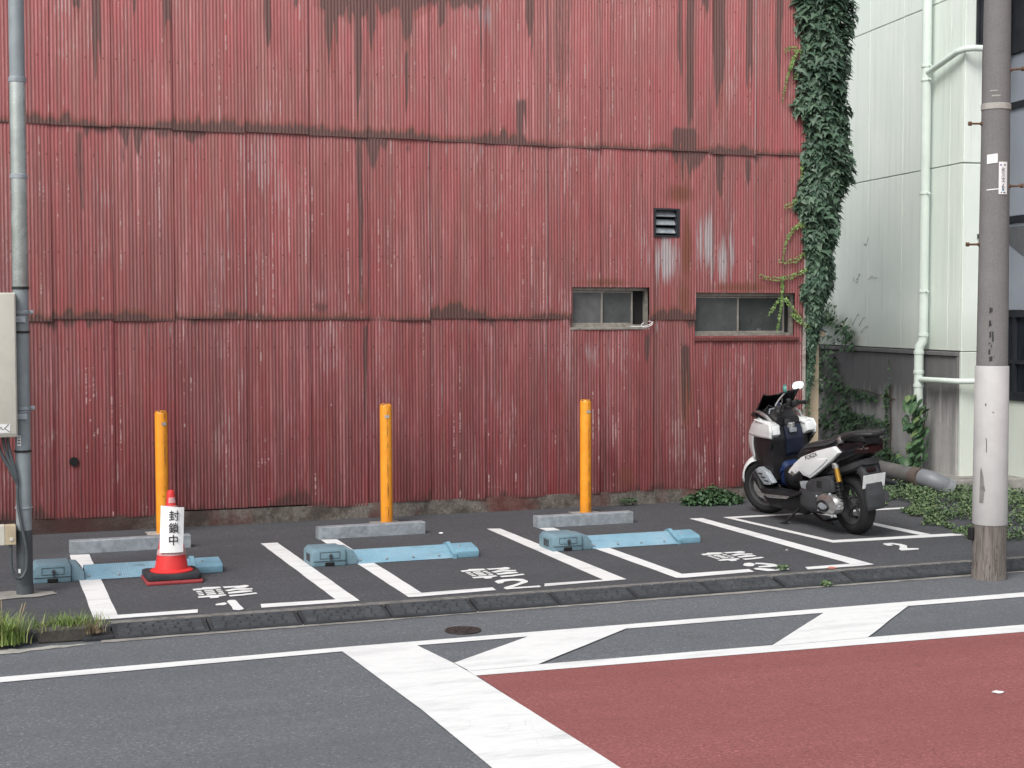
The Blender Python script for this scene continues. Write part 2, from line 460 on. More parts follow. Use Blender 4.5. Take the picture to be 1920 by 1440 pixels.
M['pole_wrap'] = plain('white_pole_sheet', (.47, .468, .462), .65, 0, var=.1, scale=5, dirt=.25, dirtcol=(.38, .365, .35), bump=.25, bscale=110)

def bollard_mat():
    g = G('orange_bollard_paint'); p = g.objc(); X, Y, Z = g.sep(p); wp = g.pos()
    n1 = g.noise(wp, 9, 5, .6); n2 = g.noise(g.sv(wp, (60, 60, 9)), 1, 4, .75); n3 = g.noise(wp, 26, 5, .7)
    c = g.mix(g.mr(n1, .3, .7), (.82, .29, .016), (.90, .37, .03))
    c = g.mix(g.mr(Z, .12, .0, 0, .45), c, (.34, .14, .03))
    seam = g.mr(g.ma('ABSOLUTE', g.ma('ADD', X, -.006)), .0, .012, 1, 0)
    front = g.mr(Y, 0, -.02)
    rust = g.ma('MULTIPLY', g.ma('MULTIPLY', seam, front), g.mr(n2, .47, .56))
    rust = g.ma('MAXIMUM', rust, g.mr(n3, .66, .69, 0, .9))
    scf = g.noise(g.sv(wp, (40, 40, 3)), 1, 4, .7)
    c = g.mix(g.mr(scf, .58, .72, 0, .45), c, (.55, .22, .05))
    rust = g.ma('MAXIMUM', rust, g.ma('MULTIPLY', g.mr(Z, 1.095, 1.105), g.mr(n3, .45, .55)))
    c = g.mix(g.ma('MULTIPLY', rust, .9), c, (.07, .035, .02))
    return g.out(c, .42, 0, .5)
M['bollard'] = bollard_mat()

def lock_blue(name, a, b):
    g = G(name); p = g.pos()
    n1 = g.noise(p, 7, 5, .65); n2 = g.noise(p, 45, 5, .75)
    c = g.mix(g.mr(n1, .3, .7), a, b)
    c = g.mix(g.mr(n2, .56, .7, 0, .5), c, mul(a, .55))
    g.bump(g.noise(p, 140, 3), .1, .003)
    return g.out(c, .55, 0, .4)
M['lock_teal'] = lock_blue('teal_lock_housing', (.135, .225, .27), (.195, .305, .36))
def tread_plate():
    g = G('blue_tread_plate'); p = g.pos(); X, Y, Z = g.sep(p)
    n1 = g.noise(p, 5, 5, .65); n2 = g.noise(p, 60, 4, .75); n3 = g.noise(p, 3, 4, .6)
    a = g.ma('SINE', g.ma('MULTIPLY', g.ma('ADD', X, Y), 190.)); b = g.ma('SINE', g.ma('MULTIPLY', g.ma('SUBTRACT', X, Y), 190.))
    st = g.mr(g.ma('MULTIPLY', a, b), .25, .6)
    c = g.mix(g.mr(n1, .3, .7), (.19, .375, .49), (.27, .47, .585))
    c = g.mix(g.ma('MULTIPLY', st, g.mr(n3, .45, .6, .15, .8)), c, (.50, .60, .64))
    c = g.mix(g.mr(n2, .6, .72, 0, .5), c, (.16, .24, .28))
    tyre = g.noise(g.sv(p, (2.2, 9, 1)), 1.5, 5, .7)
    c = g.mix(g.mr(tyre, .54, .70, 0, .55), c, (.11, .15, .17))
    g.bump(st, .7, .004)
    return g.out(c, .5, .15, .5)
M['tread'] = tread_plate()
M['lock_cap'] = lock_blue('blue_lock_end', (.15, .30, .39), (.22, .40, .50))
M['cone_red'] = plain('red_cone_plastic', (.68, .035, .035), .45, 0, var=.12, scale=8, dirt=.12, dirtcol=(.35, .06, .05), bump=.03)
M['cone_base_red'] = plain('red_cone_foot', (.33, .045, .05), .6, 0, var=.2, scale=12, dirt=.3, dirtcol=(.15, .06, .06), bump=.1)
g_ = G('clear_tape'); g_.b.inputs['Alpha'].default_value = .45
M['tape'] = g_.out((.75, .70, .70), .35, 0, .5)

def glass(name, tint, rough, alpha=1.0):
    g = G(name); p = g.pos(); n1 = g.noise(p, 6, 5, .7)
    c = g.mix(g.mr(n1, .35, .7), tint, mul(tint, 1.6))
    g.b.inputs['Alpha'].default_value = alpha
    return g.out(c, rough, 0, .5)
M['frost'] = glass('frosted_dusty_glass', (.085, .088, .09), .35)
M['frost2'] = glass('frosted_dark_glass', (.055, .062, .062), .3)
M['clearpane'] = glass('dusty_clear_glass', (.07, .078, .078), .12, .45)
M['darkglass'] = glass('dark_window_glass', (.012, .016, .022), .12)

def leafmat(name, lo, hi, pale=None):
    g = G(name); p = g.pos()
    r = g.ma('FRACT', g.ma('ADD', g.attr('rnd'), g.rnd()))
    n1 = g.noise(p, 2.5, 4, .6)
    k = g.ma('MULTIPLY', g.ma('ADD', r, n1), .5)
    c = g.mix(g.mr(k, .2, .8), lo, hi)
    if pale: c = g.mix(g.mr(r, .86, 1., 0, .8), c, pale)
    g.b.inputs['Subsurface Weight'].default_value = 0
    return g.out(c, .5, 0, .4)
M['ivy'] = leafmat('ivy_leaf', (.042, .085, .058), (.10, .165, .105))
M['ivy_young'] = leafmat('young_ivy_leaf', (.10, .20, .05), (.22, .33, .10))
M['weed'] = leafmat('weed_leaf', (.055, .10, .045), (.13, .20, .085), (.22, .26, .12))
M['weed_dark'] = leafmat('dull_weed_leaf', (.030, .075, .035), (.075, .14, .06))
M['grass'] = leafmat('grass_blade', (.10, .17, .035), (.28, .38, .10), (.36, .33, .16))
M['dry'] = leafmat('dry_grass', (.20, .15, .09), (.34, .27, .17))
M['plantleaf'] = leafmat('broad_leaf', (.035, .085, .040), (.085, .165, .075), (.16, .22, .08))
# outlines of the painted figures on the tarmac (metres)
K1 = [[(1.662,10.815),(1.731,10.83),(1.744,10.858),(1.794,10.85),(1.862,10.838),(1.863,10.785),(1.818,10.764),(1.72,10.761),(1.658,10.752)],[(1.67,10.724),(1.709,10.728),(1.708,10.677),(1.671,10.675)],[(1.669,10.653),(1.708,10.661),(1.707,10.619),(1.668,10.618)],[(1.667,10.593),(1.705,10.599),(1.704,10.552),(1.666,10.552)],[(1.73,10.733),(1.795,10.74),(1.794,10.692),(1.728,10.681)],[(1.726,10.662),(1.794,10.676),(1.791,10.622),(1.727,10.622)],[(1.724,10.6),(1.791,10.606),(1.791,10.558),(1.724,10.553)],[(1.813,10.733),(1.85,10.736),(1.85,10.695),(1.812,10.686)],[(1.812,10.661),(1.851,10.671),(1.85,10.631),(1.811,10.627)],[(1.808,10.599),(1.847,10.608),(1.846,10.561),(1.806,10.553)],[(1.651,10.511),(1.729,10.528),(1.847,10.529),(1.847,10.483),(1.791,10.458),(1.779,10.416),(1.726,10.413),(1.723,10.46),(1.647,10.459)],[(1.879,10.831),(2.004,10.825),(2.042,10.844),(2.062,10.828),(2.067,10.789),(2.027,10.734),(1.97,10.731),(1.946,10.772),(1.883,10.767)],[(1.868,10.68),(1.938,10.727),(2.001,10.719),(2.075,10.691),(2.06,10.644),(2.005,10.649),(1.954,10.663),(1.885,10.634)],[(1.877,10.597),(1.943,10.619),(1.988,10.634),(2.048,10.611),(2.051,10.57),(2.009,10.554),(1.932,10.544),(1.871,10.536)],[(1.864,10.487),(1.959,10.494),(2.063,10.518),(2.065,10.47),(1.96,10.439),(1.863,10.43)]]
D1 = [[(1.718,10.185),(1.737,10.207),(1.791,10.231),(1.798,10.177),(1.769,10.136),(1.716,10.147)],[(1.809,10.254),(1.828,10.299),(1.855,10.303),(1.874,10.289),(1.875,10.236),(1.87,10.105),(1.872,9.968),(1.863,9.943),(1.831,9.927),(1.797,9.954),(1.808,10.071)]]
D2 = [[(3.801,10.319),(3.836,10.36),(3.894,10.387),(3.972,10.385),(4.038,10.351),(4.043,10.253),(4.019,10.203),(3.947,10.143),(3.844,10.051),(3.957,10.047),(4.052,10.055),(4.049,10.012),(4.029,9.988),(3.889,9.995),(3.775,9.993),(3.769,10.041),(3.795,10.083),(3.879,10.142),(3.983,10.236),(3.971,10.281),(3.937,10.307),(3.873,10.291),(3.831,10.232),(3.796,10.227)]]
D3 = [[(5.897,10.317),(5.946,10.375),(5.994,10.382),(6.006,10.346),(5.986,10.282),(5.932,10.227),(5.898,10.234),(5.88,10.271)],[(5.996,10.309),(6.038,10.362),(6.094,10.334),(6.146,10.262),(6.144,10.207),(6.109,10.153),(6.031,10.143),(5.952,10.158),(5.969,10.206),(6.071,10.219),(6.054,10.266)],[(5.889,10.138),(5.936,10.149),(6.006,10.063),(6.015,10.015),(6.057,10.058),(6.14,10.087),(6.129,10.001),(6.101,9.968),(6.023,9.983),(5.929,9.989),(5.876,10.083)]]
D4 = [[(7.55,10.814),(7.594,10.857),(7.67,10.848),(7.705,10.763),(7.699,10.678),(7.617,10.554),(7.659,10.538),(7.702,10.513),(7.663,10.46),(7.582,10.46),(7.494,10.467),(7.518,10.534),(7.591,10.621),(7.64,10.7),(7.63,10.763),(7.615,10.789),(7.592,10.719),(7.539,10.719)]]
# mould runs on the sheet wall: x, width, z top, z bottom, strength
DR = [(1.35,.078,4.87,3.97,1),(1.98,.064,4.92,4.12,1),(2.91,.061,4.99,4.39,1),(1.18,.068,4.86,4.65,1),(1.69,.034,4.9,4.56,.9),(3.18,.041,5.01,4.86,.9),(3.52,.113,5.03,4.25,1),(3.67,.464,5.05,4.83,1),(3.78,.067,5.05,3.72,.95),(3.71,.072,5.05,4.67,.9),(3.92,.073,5.06,4.4,.9),(4.12,.573,5.08,4.88,1),(4.26,.105,5.09,4.52,1),(4.26,.047,4.63,3.74,.7),(4.32,.063,5.09,4.66,.8),(4.72,.582,5.1,4.98,.8),(4.63,.074,5.06,4.47,.9),(5.03,.032,5.15,4.15,.7),(5.55,.086,5.18,4.76,.9),(5.57,.038,4.87,4.23,.5),(5.91,.185,5.21,3.81,.38),(5.46,.108,4.23,3.54,.75),(7.23,.067,5.31,3.88,.55),(7.35,.084,5.32,2.99,.95),(7.69,.136,5.34,4.06,1),(7.52,.079,5.33,5.08,.9),(8.05,.08,5.37,3.77,.9),(8.42,.081,5.4,4.32,.9),(7.29,.247,4.02,3.32,1),(7.72,.096,3.85,3.08,.9),(8.06,.069,3.74,3.29,.7),(3.79,.062,3.72,1.99,.72),(3.84,.052,1.99,.12,.6),(7.32,.101,1.76,.69,.75),(6.87,.067,1.87,1.43,.7),(3.4,.133,2.19,1.99,.5),(5.94,.272,4.09,3.66,.3),(.99,.193,2.04,1.8,.5),(1.2,.068,3.74,2.86,.5),(4.28,.073,3.74,3.39,.5),(1.57,.049,3.63,3.3,.4),(3.88,.145,5.06,1.99,.25),(2.3,.08,3.84,3.72,.6),(7.03,.391,3.25,3.14,.7)]
# ================================================================== ground
M['kerbdirt'] = plain('dirty_kerb_concrete', (.20, .195, .185), .95, var=.4, scale=16, dirt=.8, dirtcol=(.07, .068, .062), bump=.8, bscale=50, spec=.2)
LOT = 0.06
road = MB().face([(-300, -300, 0), (300, -300, 0), (300, 300, 0), (-300, 300, 0)]).build('road', M['road'], kind='structure')

def slab(name, poly, z, mat, h=.3, **kw):
    return MB().prism(poly, z - h, z, 'z').build(name, mat, **kw)
lot = slab('parking_lot', [(-8, 9.886), (14, 9.886), (14, 24), (-8, 24)], LOT, M['lot'], kind='structure')
slab('kerb_strip', [(.98, 9.80), (14, 9.80), (14, 9.885), (.98, 9.885)], LOT + .002, M['kerbdirt'], kind='structure')

def jag(poly, step=.07, amp=.004, seed=0):
    r = random.Random(seed); out = []
    for (a, b) in zip(poly, poly[1:] + poly[:1]):
        L = math.hypot(b[0] - a[0], b[1] - a[1]); n = max(1, int(L / step))
        for i in range(n):
            t = i / n
            j = 0 if i == 0 else amp
            out.append((a[0] + (b[0] - a[0]) * t + r.uniform(-j, j), a[1] + (b[1] - a[1]) * t + r.uniform(-j, j)))
    return out

def flat(name, poly, z, mat, parent, amp=.004, step=.07, label=None):
    q = jag(poly, step, amp, hash(name) % 97 + int(poly[0][0] * 10)) if amp else poly
    area = sum(a[0] * b[1] - b[0] * a[1] for a, b in zip(q, q[1:] + q[:1]))
    if area < 0: q = q[::-1]
    o = MB().face([(x, y, z) for x, y in q]).build(name, mat, parent)
    if label: o['label'] = label
    return o

# red surfacing and road paint
flat('red_surfacing', [(2.80, 7.90), (6.6, 7.73), (40, 7.2), (40, -12), (2.86, -12)], .003, M['red_road'], road, 0)
flat('edge_line', [(-30, 8.60), (.27, 8.68), (2.23, 8.745), (7.3, 8.69), (30, 8.4), (30, 8.53), (7.4, 8.83), (2.26, 8.855), (.27, 8.807), (-30, 8.72)], .005, M['white'], road, .002, .3)
flat('lane_line', [(2.79, 7.88), (6.46, 7.72), (30, 7.0), (30, 7.15), (6.6, 7.90), (3.2, 8.005), (2.785, 8.02)], .006, M['white'], road, .002, .3)
flat('stop_line', [(2.235, 8.75), (2.285, 7.3), (2.284, 6.25), (2.28, 2.2), (2.86, 2.2), (2.824, 6.05), (2.811, 6.7), (2.786, 7.89), (2.768, 8.21), (2.706, 8.748)], .007, M['white'], road, .002, .3)
for a, b, c, d, ex in ((3.469, 4.159, 3.206, 2.79, True), (5.633, 6.323, 5.43, 4.73, False), (7.80, 8.49, 7.60, 6.90, False), (9.97, 10.66, 9.75, 9.05, False)):
    yb = 8.745 - .012 * max(0, a - 4)
    y2 = 7.99 - .028 * (c - 3.2)
    pl = [(a, yb), (b, yb), (c, y2), (d, y2)]
    if ex: pl += [(2.772, 8.21)]
    flat('hatch_bar', pl, .008, M['white'], road, .002, .25)

# bay lines on the lot
Z1 = LOT + .004
bay = [
    [(.955, 12.72), (1.11, 12.70), (1.055, 10.06), (1.58, 10.06), (1.56, 9.945), (1.05, 9.94), (.895, 9.94)],
    [(2.55, 12.77), (2.695, 12.77), (2.675, 9.965), (2.52, 9.955), (1.99, 9.96), (2.01, 10.09), (2.53, 10.07)],
    [(3.085, 12.80), (3.225, 12.77), (3.165, 10.09), (3.71, 10.11), (3.695, 10.0), (3.10, 9.96), (3.03, 9.97)],
    [(4.68, 12.91), (4.80, 12.87), (4.76, 10.06), (4.58, 10.05), (4.075, 10.01), (4.12, 10.115), (4.59, 10.11)],
    [(5.14, 12.77), (5.28, 12.75), (5.255, 10.12), (5.84, 10.13), (5.82, 10.01), (5.20, 9.965), (5.135, 9.985)],
    [(6.75, 12.85), (6.885, 12.84), (6.88, 9.965), (6.72, 9.945), (6.26, 9.95), (6.30, 10.05), (6.72, 10.06)],
]
for i, b in enumerate(bay): flat('bay_line', b, Z1, M['white_worn'] if i == 3 else M['white'], lot, .0025, .16)
flat('bay_line', [(7.10, 12.82), (7.20, 11.05), (7.24, 11.04), (8.60, 10.99), (8.63, 11.12), (8.32, 11.14), (7.43, 11.16), (7.28, 11.17), (7.18, 12.72), (7.30, 12.72), (9.15, 12.72), (9.2, 12.82)], Z1, M['white_worn'], lot, .0025, .14)
flat('bay_line', [(8.18, 11.15), (8.30, 11.146), (8.22, 12.71), (8.10, 12.715)], Z1, M['white_worn'], lot, .0025, .14)
for dx, dy, dig in ((0, 0, D1), (3.716 - K1[0][0][0], 10.853 - K1[0][0][1], D2), (5.829 - K1[0][0][0], 10.898 - K1[0][0][1], D3)):
    ch = empty('painted_character', (0, 0, 0)); ch.parent = lot
    for s in K1: flat('painted_stroke', [(x + dx, y + dy) for x, y in s], Z1 + .001, M['white'], ch, .002, .05)
    for s in dig: flat('painted_numeral', s, Z1 + .001, M['white'], lot, .002, .05)
for s in D4: flat('painted_numeral', s, Z1 + .001, M['white_worn'], lot, .002, .05)

# rough broken edge where the old kerb meets the road, left of the ramps
slab('pavement', [(-8, 9.62), (.46, 9.62), (.50, 9.70), (.975, 9.74), (.975, 9.885), (-8, 9.885)], LOT - .004, M['lot'], kind='structure')
flat('concrete_patch', [(-1.6, 9.30), (.10, 9.36), (.55, 9.44), (.86, 9.50), (.66, 9.53), (.30, 9.52), (-1.6, 9.48)], .004, M['pad'], road, .02, .06)
flat('gutter_seam', [(.9, 9.52), (3, 9.545), (8, 9.53), (14, 9.5), (14, 9.61), (.9, 9.61)], .004, M['concrete'], road, .012, .08)

# ================================================================== red warehouse
WY = 14.05
wh = empty('warehouse', (4.0, WY, LOT), label='large warehouse clad in faded red corrugated metal sheets streaked with mould', cat='building')
def whp(o):
    """parent to the warehouse, keeping world coordinates in the mesh"""
    o.parent = wh; o.matrix_parent_inverse = Matrix.Translation((-4.0, -WY, -LOT)); return o
WIN1 = (6.018, 6.883, 1.905, 2.322); WIN2 = (7.424, 8.635, 1.815, 2.272); VENT = (6.945, 7.232, 2.854, 3.142)
HOLE = (1.102, .71, .04)
HOLES = [WIN1, WIN2, VENT]
XJ = [-1.05, -.4, .25, .909, 1.443, 1.993, 2.659, 3.27, 3.836, 4.468, 5.053, 5.712, 6.302, 6.921, 7.596, 8.11, 8.736]
ROWS = [(.19, 2.03), (1.99, 3.78), (3.74, 5.55), (5.51, 5.85)]
PIT = .0318

def vnoise(x, f, seed):
    r = np.random.default_rng(seed); t = r.random(4096); q = x * f + 500
    i = np.floor(q).astype(int); u = q - i; u = u * u * (3 - 2 * u)
    return t[i % 4096] * (1 - u) + t[(i + 1) % 4096] * u

def stain(x, z, zb, zt, edge):
    d = np.zeros_like(x); ru = np.zeros_like(x); ba = np.zeros_like(x)
    wob = (vnoise(z, 3.0, 5) - .5) * .02
    for (cx, w_, z1, z0, s) in DR:
        top = z1 + (2.0 if z1 > 4.8 else .0)
        t = np.clip((z - z0) / max(.05, (z1 - z0)), 0, 1)
        jagv = vnoise(x, 33, int(cx * 100)) ** 1.3 * .75
        hw = w_ * .62 * np.where(z > z1, 1., np.clip(t * 1.1 + .35, 0, 1))
        inside = np.clip((hw - np.abs(x - cx - wob)) / (.012 + .12 * w_), 0, 1)
        vert = np.clip((z - z0 - jagv * (z1 - z0)) / .10, 0, 1) * np.clip((top - z) / .08, 0, 1)
        d = np.maximum(d, s * inside * vert)
        ring = np.clip((hw + .05 + .2 * w_ - np.abs(x - cx)) / (.08 + .1 * w_), 0, 1) * np.clip((z - z0 + .1) / .15, 0, 1) * np.clip((top - z) / .1, 0, 1)
        ru = np.maximum(ru, .50 * s * ring)
    # mould on the lower lap of each sheet, jagged upper edge
    hgt = .012 + (.03 + .15 * np.clip(vnoise(x, 1.9, 3 + int(zb * 10)) - .3, 0, 1)) * (.25 + .5 * vnoise(x, 8, 4) + .9 * vnoise(x, 31, 8))
    if zb > 1: d = np.maximum(d, .80 * np.clip((hgt - (z - zb)) / .04, 0, 1))
    if zb > 1: ru = np.maximum(ru, .62 * np.clip((hgt + .09 - (z - zb)) / .10, 0, 1))
    else:
        d = np.maximum(d, .55 * np.clip((hgt * 1.4 + .02 - (z - zb)) / .12, 0, 1))
    # under the lap above: a few short runs, then a chalky zone
    hg2 = .45 * vnoise(x, 2.3, 21 + int(zb * 7)) ** 4 * vnoise(x, 20, 19) + .03 * vnoise(x, 25, 9)
    d = np.maximum(d, .62 * np.clip((hg2 - (zt - .05 - z)) / .10, 0, 1) * (zt < 5.5))
    ba = np.maximum(ba, .36 * np.clip(1 - np.abs(zt - .12 - z) / .22, 0, 1) * vnoise(x, 4, 33))
    # bare zinc near the louvre and between the windows
    for cx, cz, sx, sz, s in ((7.10, 2.62, .16, .34, .78), (7.54, 2.82, .17, .42, .72), (7.74, 2.62, .24, .36, .55), (6.86, 2.62, .10, .36, .58), (8.55, 2.05, .05, .14, .9), (6.25, 1.62, .14, .22, .5), (7.6, 1.55, .3, .25, .35), (5.0, 5.0, .3, .2, .5), (6.45, 1.3, .25, .5, .3), (4.6, 1.2, .35, .5, .22), (2.4, 2.6, .16, .8, .42), (1.45, 1.4, .5, .6, .2)):
        ba = np.maximum(ba, s * np.exp(-((x - cx) / sx) ** 2 - ((z - cz) / sz) ** 2))
    for cx, cz, sx, sz, s in ((7.32, 2.75, .07, .5, 1.0), (7.30, 2.2, .10, .30, .8), (7.33, 1.2, .10, .5, .75), (6.4, 2.37, .4, .06, .8), (8.0, 2.33, .5, .07, .85), (6.62, .35, .2, .18, .6), (3.8, 2.2, .12, .2, .6), (7.25, 3.3, .25, .15, .8)):
        ru = np.maximum(ru, s * np.exp(-((x - cx) / sx) ** 2 - ((z - cz) / sz) ** 2))
    # sheet edges: dark line in the side lap, now and then a painted pale highlight
    ba = np.maximum(ba, edge[1] * np.clip(1 - edge[0] / .012, 0, 1))
    d = np.maximum(d, edge[3] * np.clip(1.3 - edge[2] / .03, 0, 1))
    return d, ru, ba

pale_edges = {(1, 10), (2, 14), (1, 14), (0, 10), (1, 8), (1, 5), (2, 10)}
for ri, (zb, zt) in enumerate(ROWS):
    for ci in range(len(XJ) - 1):
        jr = random.Random(ri * 50 + ci)
        sh = jr.uniform(-.03, .03) if 0 < ci < len(XJ) - 2 else 0
        x0, x1 = XJ[ci] - .012, XJ[ci + 1] + .022
        zb_ = zb + jr.uniform(-.012, .012) + (.022 if ri == 0 and ci in (5, 6) else 0)
        zt_ = zt + jr.uniform(-.004, .01)
        nx = int((x1 - x0) / PIT * 6)
        xs = np.linspace(x0, x1, nx + 1)
        zl = list(np.linspace(zb_, zt_, 44))
        for h in HOLES:
            if h[1] > x0 and h[0] < x1:
                zl += [z for z in (h[2], h[3]) if zb_ < z < zt_]
        zs = np.array(sorted(zl)); nz = len(zs)
        Xg, Zg = np.meshgrid(xs, zs)
        ph = 2 * np.pi * (xs / PIT + jr.random())
        crest = (.5 + .5 * np.cos(ph))
        u = (Xg - x0) / (x1 - x0); v = (Zg - zb_) / (zt_ - zb_)
        bow = .006 * np.sin(u * 5 + jr.random() * 6) * np.sin(v * 3 + ci) + .003 * np.sin(u * 9 + v * 7 + ci * 1.7)
        Yg = WY - .0032 * (2 * crest[None, :] - 1) - .012 * u - .015 * (1 - v) + bow + jr.uniform(-.002, .002)
        if ri == 0 and ci == 13: Xg = Xg + .055 * (1 - v) * u
        V = np.stack([Xg, Yg, Zg], -1).reshape(-1, 3)
        idx = np.arange(nz * (nx + 1)).reshape(nz, nx + 1)
        Q = np.stack([idx[:-1, :-1], idx[:-1, 1:], idx[1:, 1:], idx[1:, :-1]], -1)
        cx = (Xg[:-1, :-1] + Xg[1:, 1:]) / 2; cz = (Zg[:-1, :-1] + Zg[1:, 1:]) / 2
        keep = np.ones(cx.shape, bool)
        for h in HOLES: keep &= ~((cx > h[0]) & (cx < h[1]) & (cz > h[2]) & (cz < h[3]))
        Q = Q[keep].reshape(-1, 4)
        e_r = x1 - Xg; e_l = Xg - x0
        d, ru, ba = stain(Xg, Zg, zb_, zt_, (e_r, .85 if (ri, ci) in pale_edges else .15, e_l, jr.choice([.45, .7, .95])))
        st = np.stack([d, ru, ba, np.ones_like(d)], -1).reshape(-1, 4)
        cr = np.broadcast_to(crest[None, :], Xg.shape).ravel()
        wv = np.broadcast_to(np.floor(ph / (2 * np.pi) + .5)[None, :] + ri * 977 + ci * 37, Xg.shape).ravel()
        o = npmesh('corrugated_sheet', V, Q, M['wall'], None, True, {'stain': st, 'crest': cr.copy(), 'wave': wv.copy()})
        whp(o)

whp(MB().box(-3.5, 8.72, 14.22, 15.5, LOT - .05, 5.8).build('wall_core', M['void']))
whp(MB().box(-3.5, 8.745, 14.03, 14.075, LOT - .05, .205).build('foundation', M['foundation']))
whp(MB().box(8.722, 8.80, 14.078, 15.5, LOT - .05, 5.8).build('side_wall', M['cream_wall']))
whp(MB().box(-3.7, 8.95, 13.9, 15.7, 5.86, 5.98).build('roof', M['galv']))
whp(MB().box(8.742, 8.772, 14.02, 14.077, .1, 5.8, .003).build('corner_strip', plain('flaking_pale_strip', (.40, .36, .33), .9, var=.4, scale=25, dirt=.8, dirtcol=(.10, .05, .04), bump=.5)))
# round drain hole in a lower sheet: short black pipe stub
whp(MB().lathe([(.034, 0), (.041, 0), (.041, .03), (.034, .03), (.03, .024)], 20, (1.102, 14.012, .71), 'y').build('drain_stub', M['void'], smooth=40))

def win_box(x0, x1, z0, z1):
    return MB()
# window one: two sashes and a dark gap on the right
def window(x0, x1, z0, z1, splits, mats, gap=None, sill=None, name='window'):
    w_ = empty(name, ((x0 + x1) / 2, WY, z0)); w_.parent = wh; w_.matrix_parent_inverse = Matrix.Translation((-4.0, -WY, -LOT))
    cx, cz = (x0 + x1) / 2, z0
    def L(mb, nm, mt, **k): return mb.build(nm, mt, w_, **k)
    a, b, h = x0 - cx, x1 - cx, z1 - z0
    f = MB(); t = .022
    f.box(a - .02, b + .02, .045, .10, h - .035, h + .02).box(a - .02, b + .02, .045, .10, -.02, .03)
    f.box(a - .02, a + t * .6, .046, .101, .031, h - .036).box(b - t * .6, b + .02, .046, .101, .031, h - .036)
    L(f, 'frame', M['alu'])
    L(MB().box(a - .02, b + .02, .102, .165, -.02, h + .02), 'reveal', M['void']) if gap is not None else None
    for i, (s0, s1) in enumerate(splits):
        y = .058 + .016 * (i % 2)
        s = MB(); q = .012
        s.box(s0, s0 + q * 1.4, y, y + .014, .031, h - .04).box(s1 - q * 1.6, s1, y, y + .014, .031, h - .04)
        s.box(s0 + q * 1.41, s1 - q * 1.61, y, y + .014, .031, .031 + q * 1.5).box(s0 + q * 1.41, s1 - q * 1.61, y, y + .014, h - .055, h - .04)
        L(s, 'sash', M['alu'])
        L(MB().box(s0 + .015, s1 - .015, y + .005, y + .009, .04, h - .05), 'pane', mats[i])
    if sill: L(MB().box(a - .01, b + .045, -.035, .044, -.055, -.018, .004), 'sill', sill)
    return w_
a = (WIN1[0] + WIN1[1]) / 2
window(*WIN1, [(-.425, -.06), (-.075, .29)], [M['frost'], M['frost2']], gap=1, name='window')
whp(MB().box(6.0, 6.90, WY - .018, WY + .045, 1.885, 1.908, .003).build('sill', M['alu']))
W2 = window(*WIN2, [(-.60, -.04), (-.055, .53)], [M['frost2'], M['clearpane']], sill=M['redtrim'], name='window')
whp(MB().box(8.645, 8.70, WY - .016, WY - .011, 1.98, 2.27).build('patch_strip', M['galv']))
# room behind the clear pane
whp(MB().box(7.95, 8.66, 14.20, 14.215, 1.78, 2.3).build('room_back', plain('dim_room', (.05, .055, .055), .9, bump=0)))

# louvre
vx0, vx1, vz0, vz1 = VENT
lv = empty('louvre', ((vx0 + vx1) / 2, WY, vz0)); lv.parent = wh; lv.matrix_parent_inverse = Matrix.Translation((-4.0, -WY, -LOT))
hw = (vx1 - vx0) / 2; hh = vz1 - vz0
f = MB().box(-hw - .004, -hw + .014, -.02, .09, -.004, hh + .004).box(hw - .03, hw + .004, -.02, .09, -.004, hh + .004).box(-hw + .0141, hw - .0301, -.021, .09, hh - .016, hh + .004).box(-hw + .0141, hw - .0301, -.019, .09, -.004, .014)
f.build('frame', M['darkmetal'], lv)
MB().box(-hw, hw, .09, .11, 0, hh).build('back', M['void'], lv)
for k in range(3):
    zc = .032 + k * .087
    MB().box(-hw + .015, hw - .031, -.004, .004, -.036, .036, rot=(R(-38), 0, 0)).build('slat', M['galv'], lv, loc=(0, .03, zc + .03))

# ================================================================== cream boundary wall stub
cw = empty('boundary_wall', (8.92, 14.2, LOT), label='narrow cream rendered wall end with a small sloping cap, against the red warehouse corner', cat='wall')
MB().box(-.115, .10, -.05, 1.6, -.05, 1.74).build('wall_face', M['cream_wall'], cw)
MB().prism([(-.20, 1.74), (.14, 1.74), (.15, 1.78), (-.06, 1.88), (-.20, 1.90)], -.10, 1.65, 'y').build('cap', M['cream_wall'], cw)
MB().prism([(-.21, 1.905), (-.06, 1.885), (.165, 1.785), (.165, 1.80), (-.05, 1.905), (-.21, 1.925)], -.12, 1.66, 'y').build('cap_flashing', M['galv'], cw)

# ================================================================== mint building on the right
MA = (10.84, 14.04, LOT); MR = -R(8.4)
mb_ = empty('mint_building', MA, (0, 0, MR), label='pale mint building with stained concrete base, drainpipe and dark windows', cat='building')
def mp(mb, name, mat, **k): return mb.build(name, mat, mb_, **k)
foot = [(.02, .02), (.17, .02), (.17, .5), (.64, .5), (.64, -3.5), (5, -3.5), (5, 8), (.02, 8)]
mp(MB().prism(foot, -.05, 7.5, 'z'), 'wall_core', M['joint'])
YS = [.022, .30, .925, 1.45, 2.37, 3.25, 4.2, 6.0, 8.0]
for za, zb in ((1.56, 3.695), (3.696, 5.6), (5.601, 7.5)):
    for ya, yb in zip(YS[:-1], YS[1:]):
        mp(MB().box(-.02, .019, ya + .005, yb - .005, za + .005, zb - .005, .004, 1), 'wall_panel', M['mint'])
    mp(MB().box(-.024, .19, -.024, .020, za, zb - .012, .006, 1), 'corner_pilaster', M['mint'])
mp(MB().box(-.022, .192, -.028, .020, .10, 1.553, .006, 1), 'corner_pilaster', M['mint'])
mp(MB().box(-.045, .019, .024, 8, -.05, 1.50, .004, 1), 'concrete_base', M['stained'])
mp(MB().box(-.075, .019, .022, 8, 1.503, 1.552, .006, 1), 'base_ledge', M['stained'])
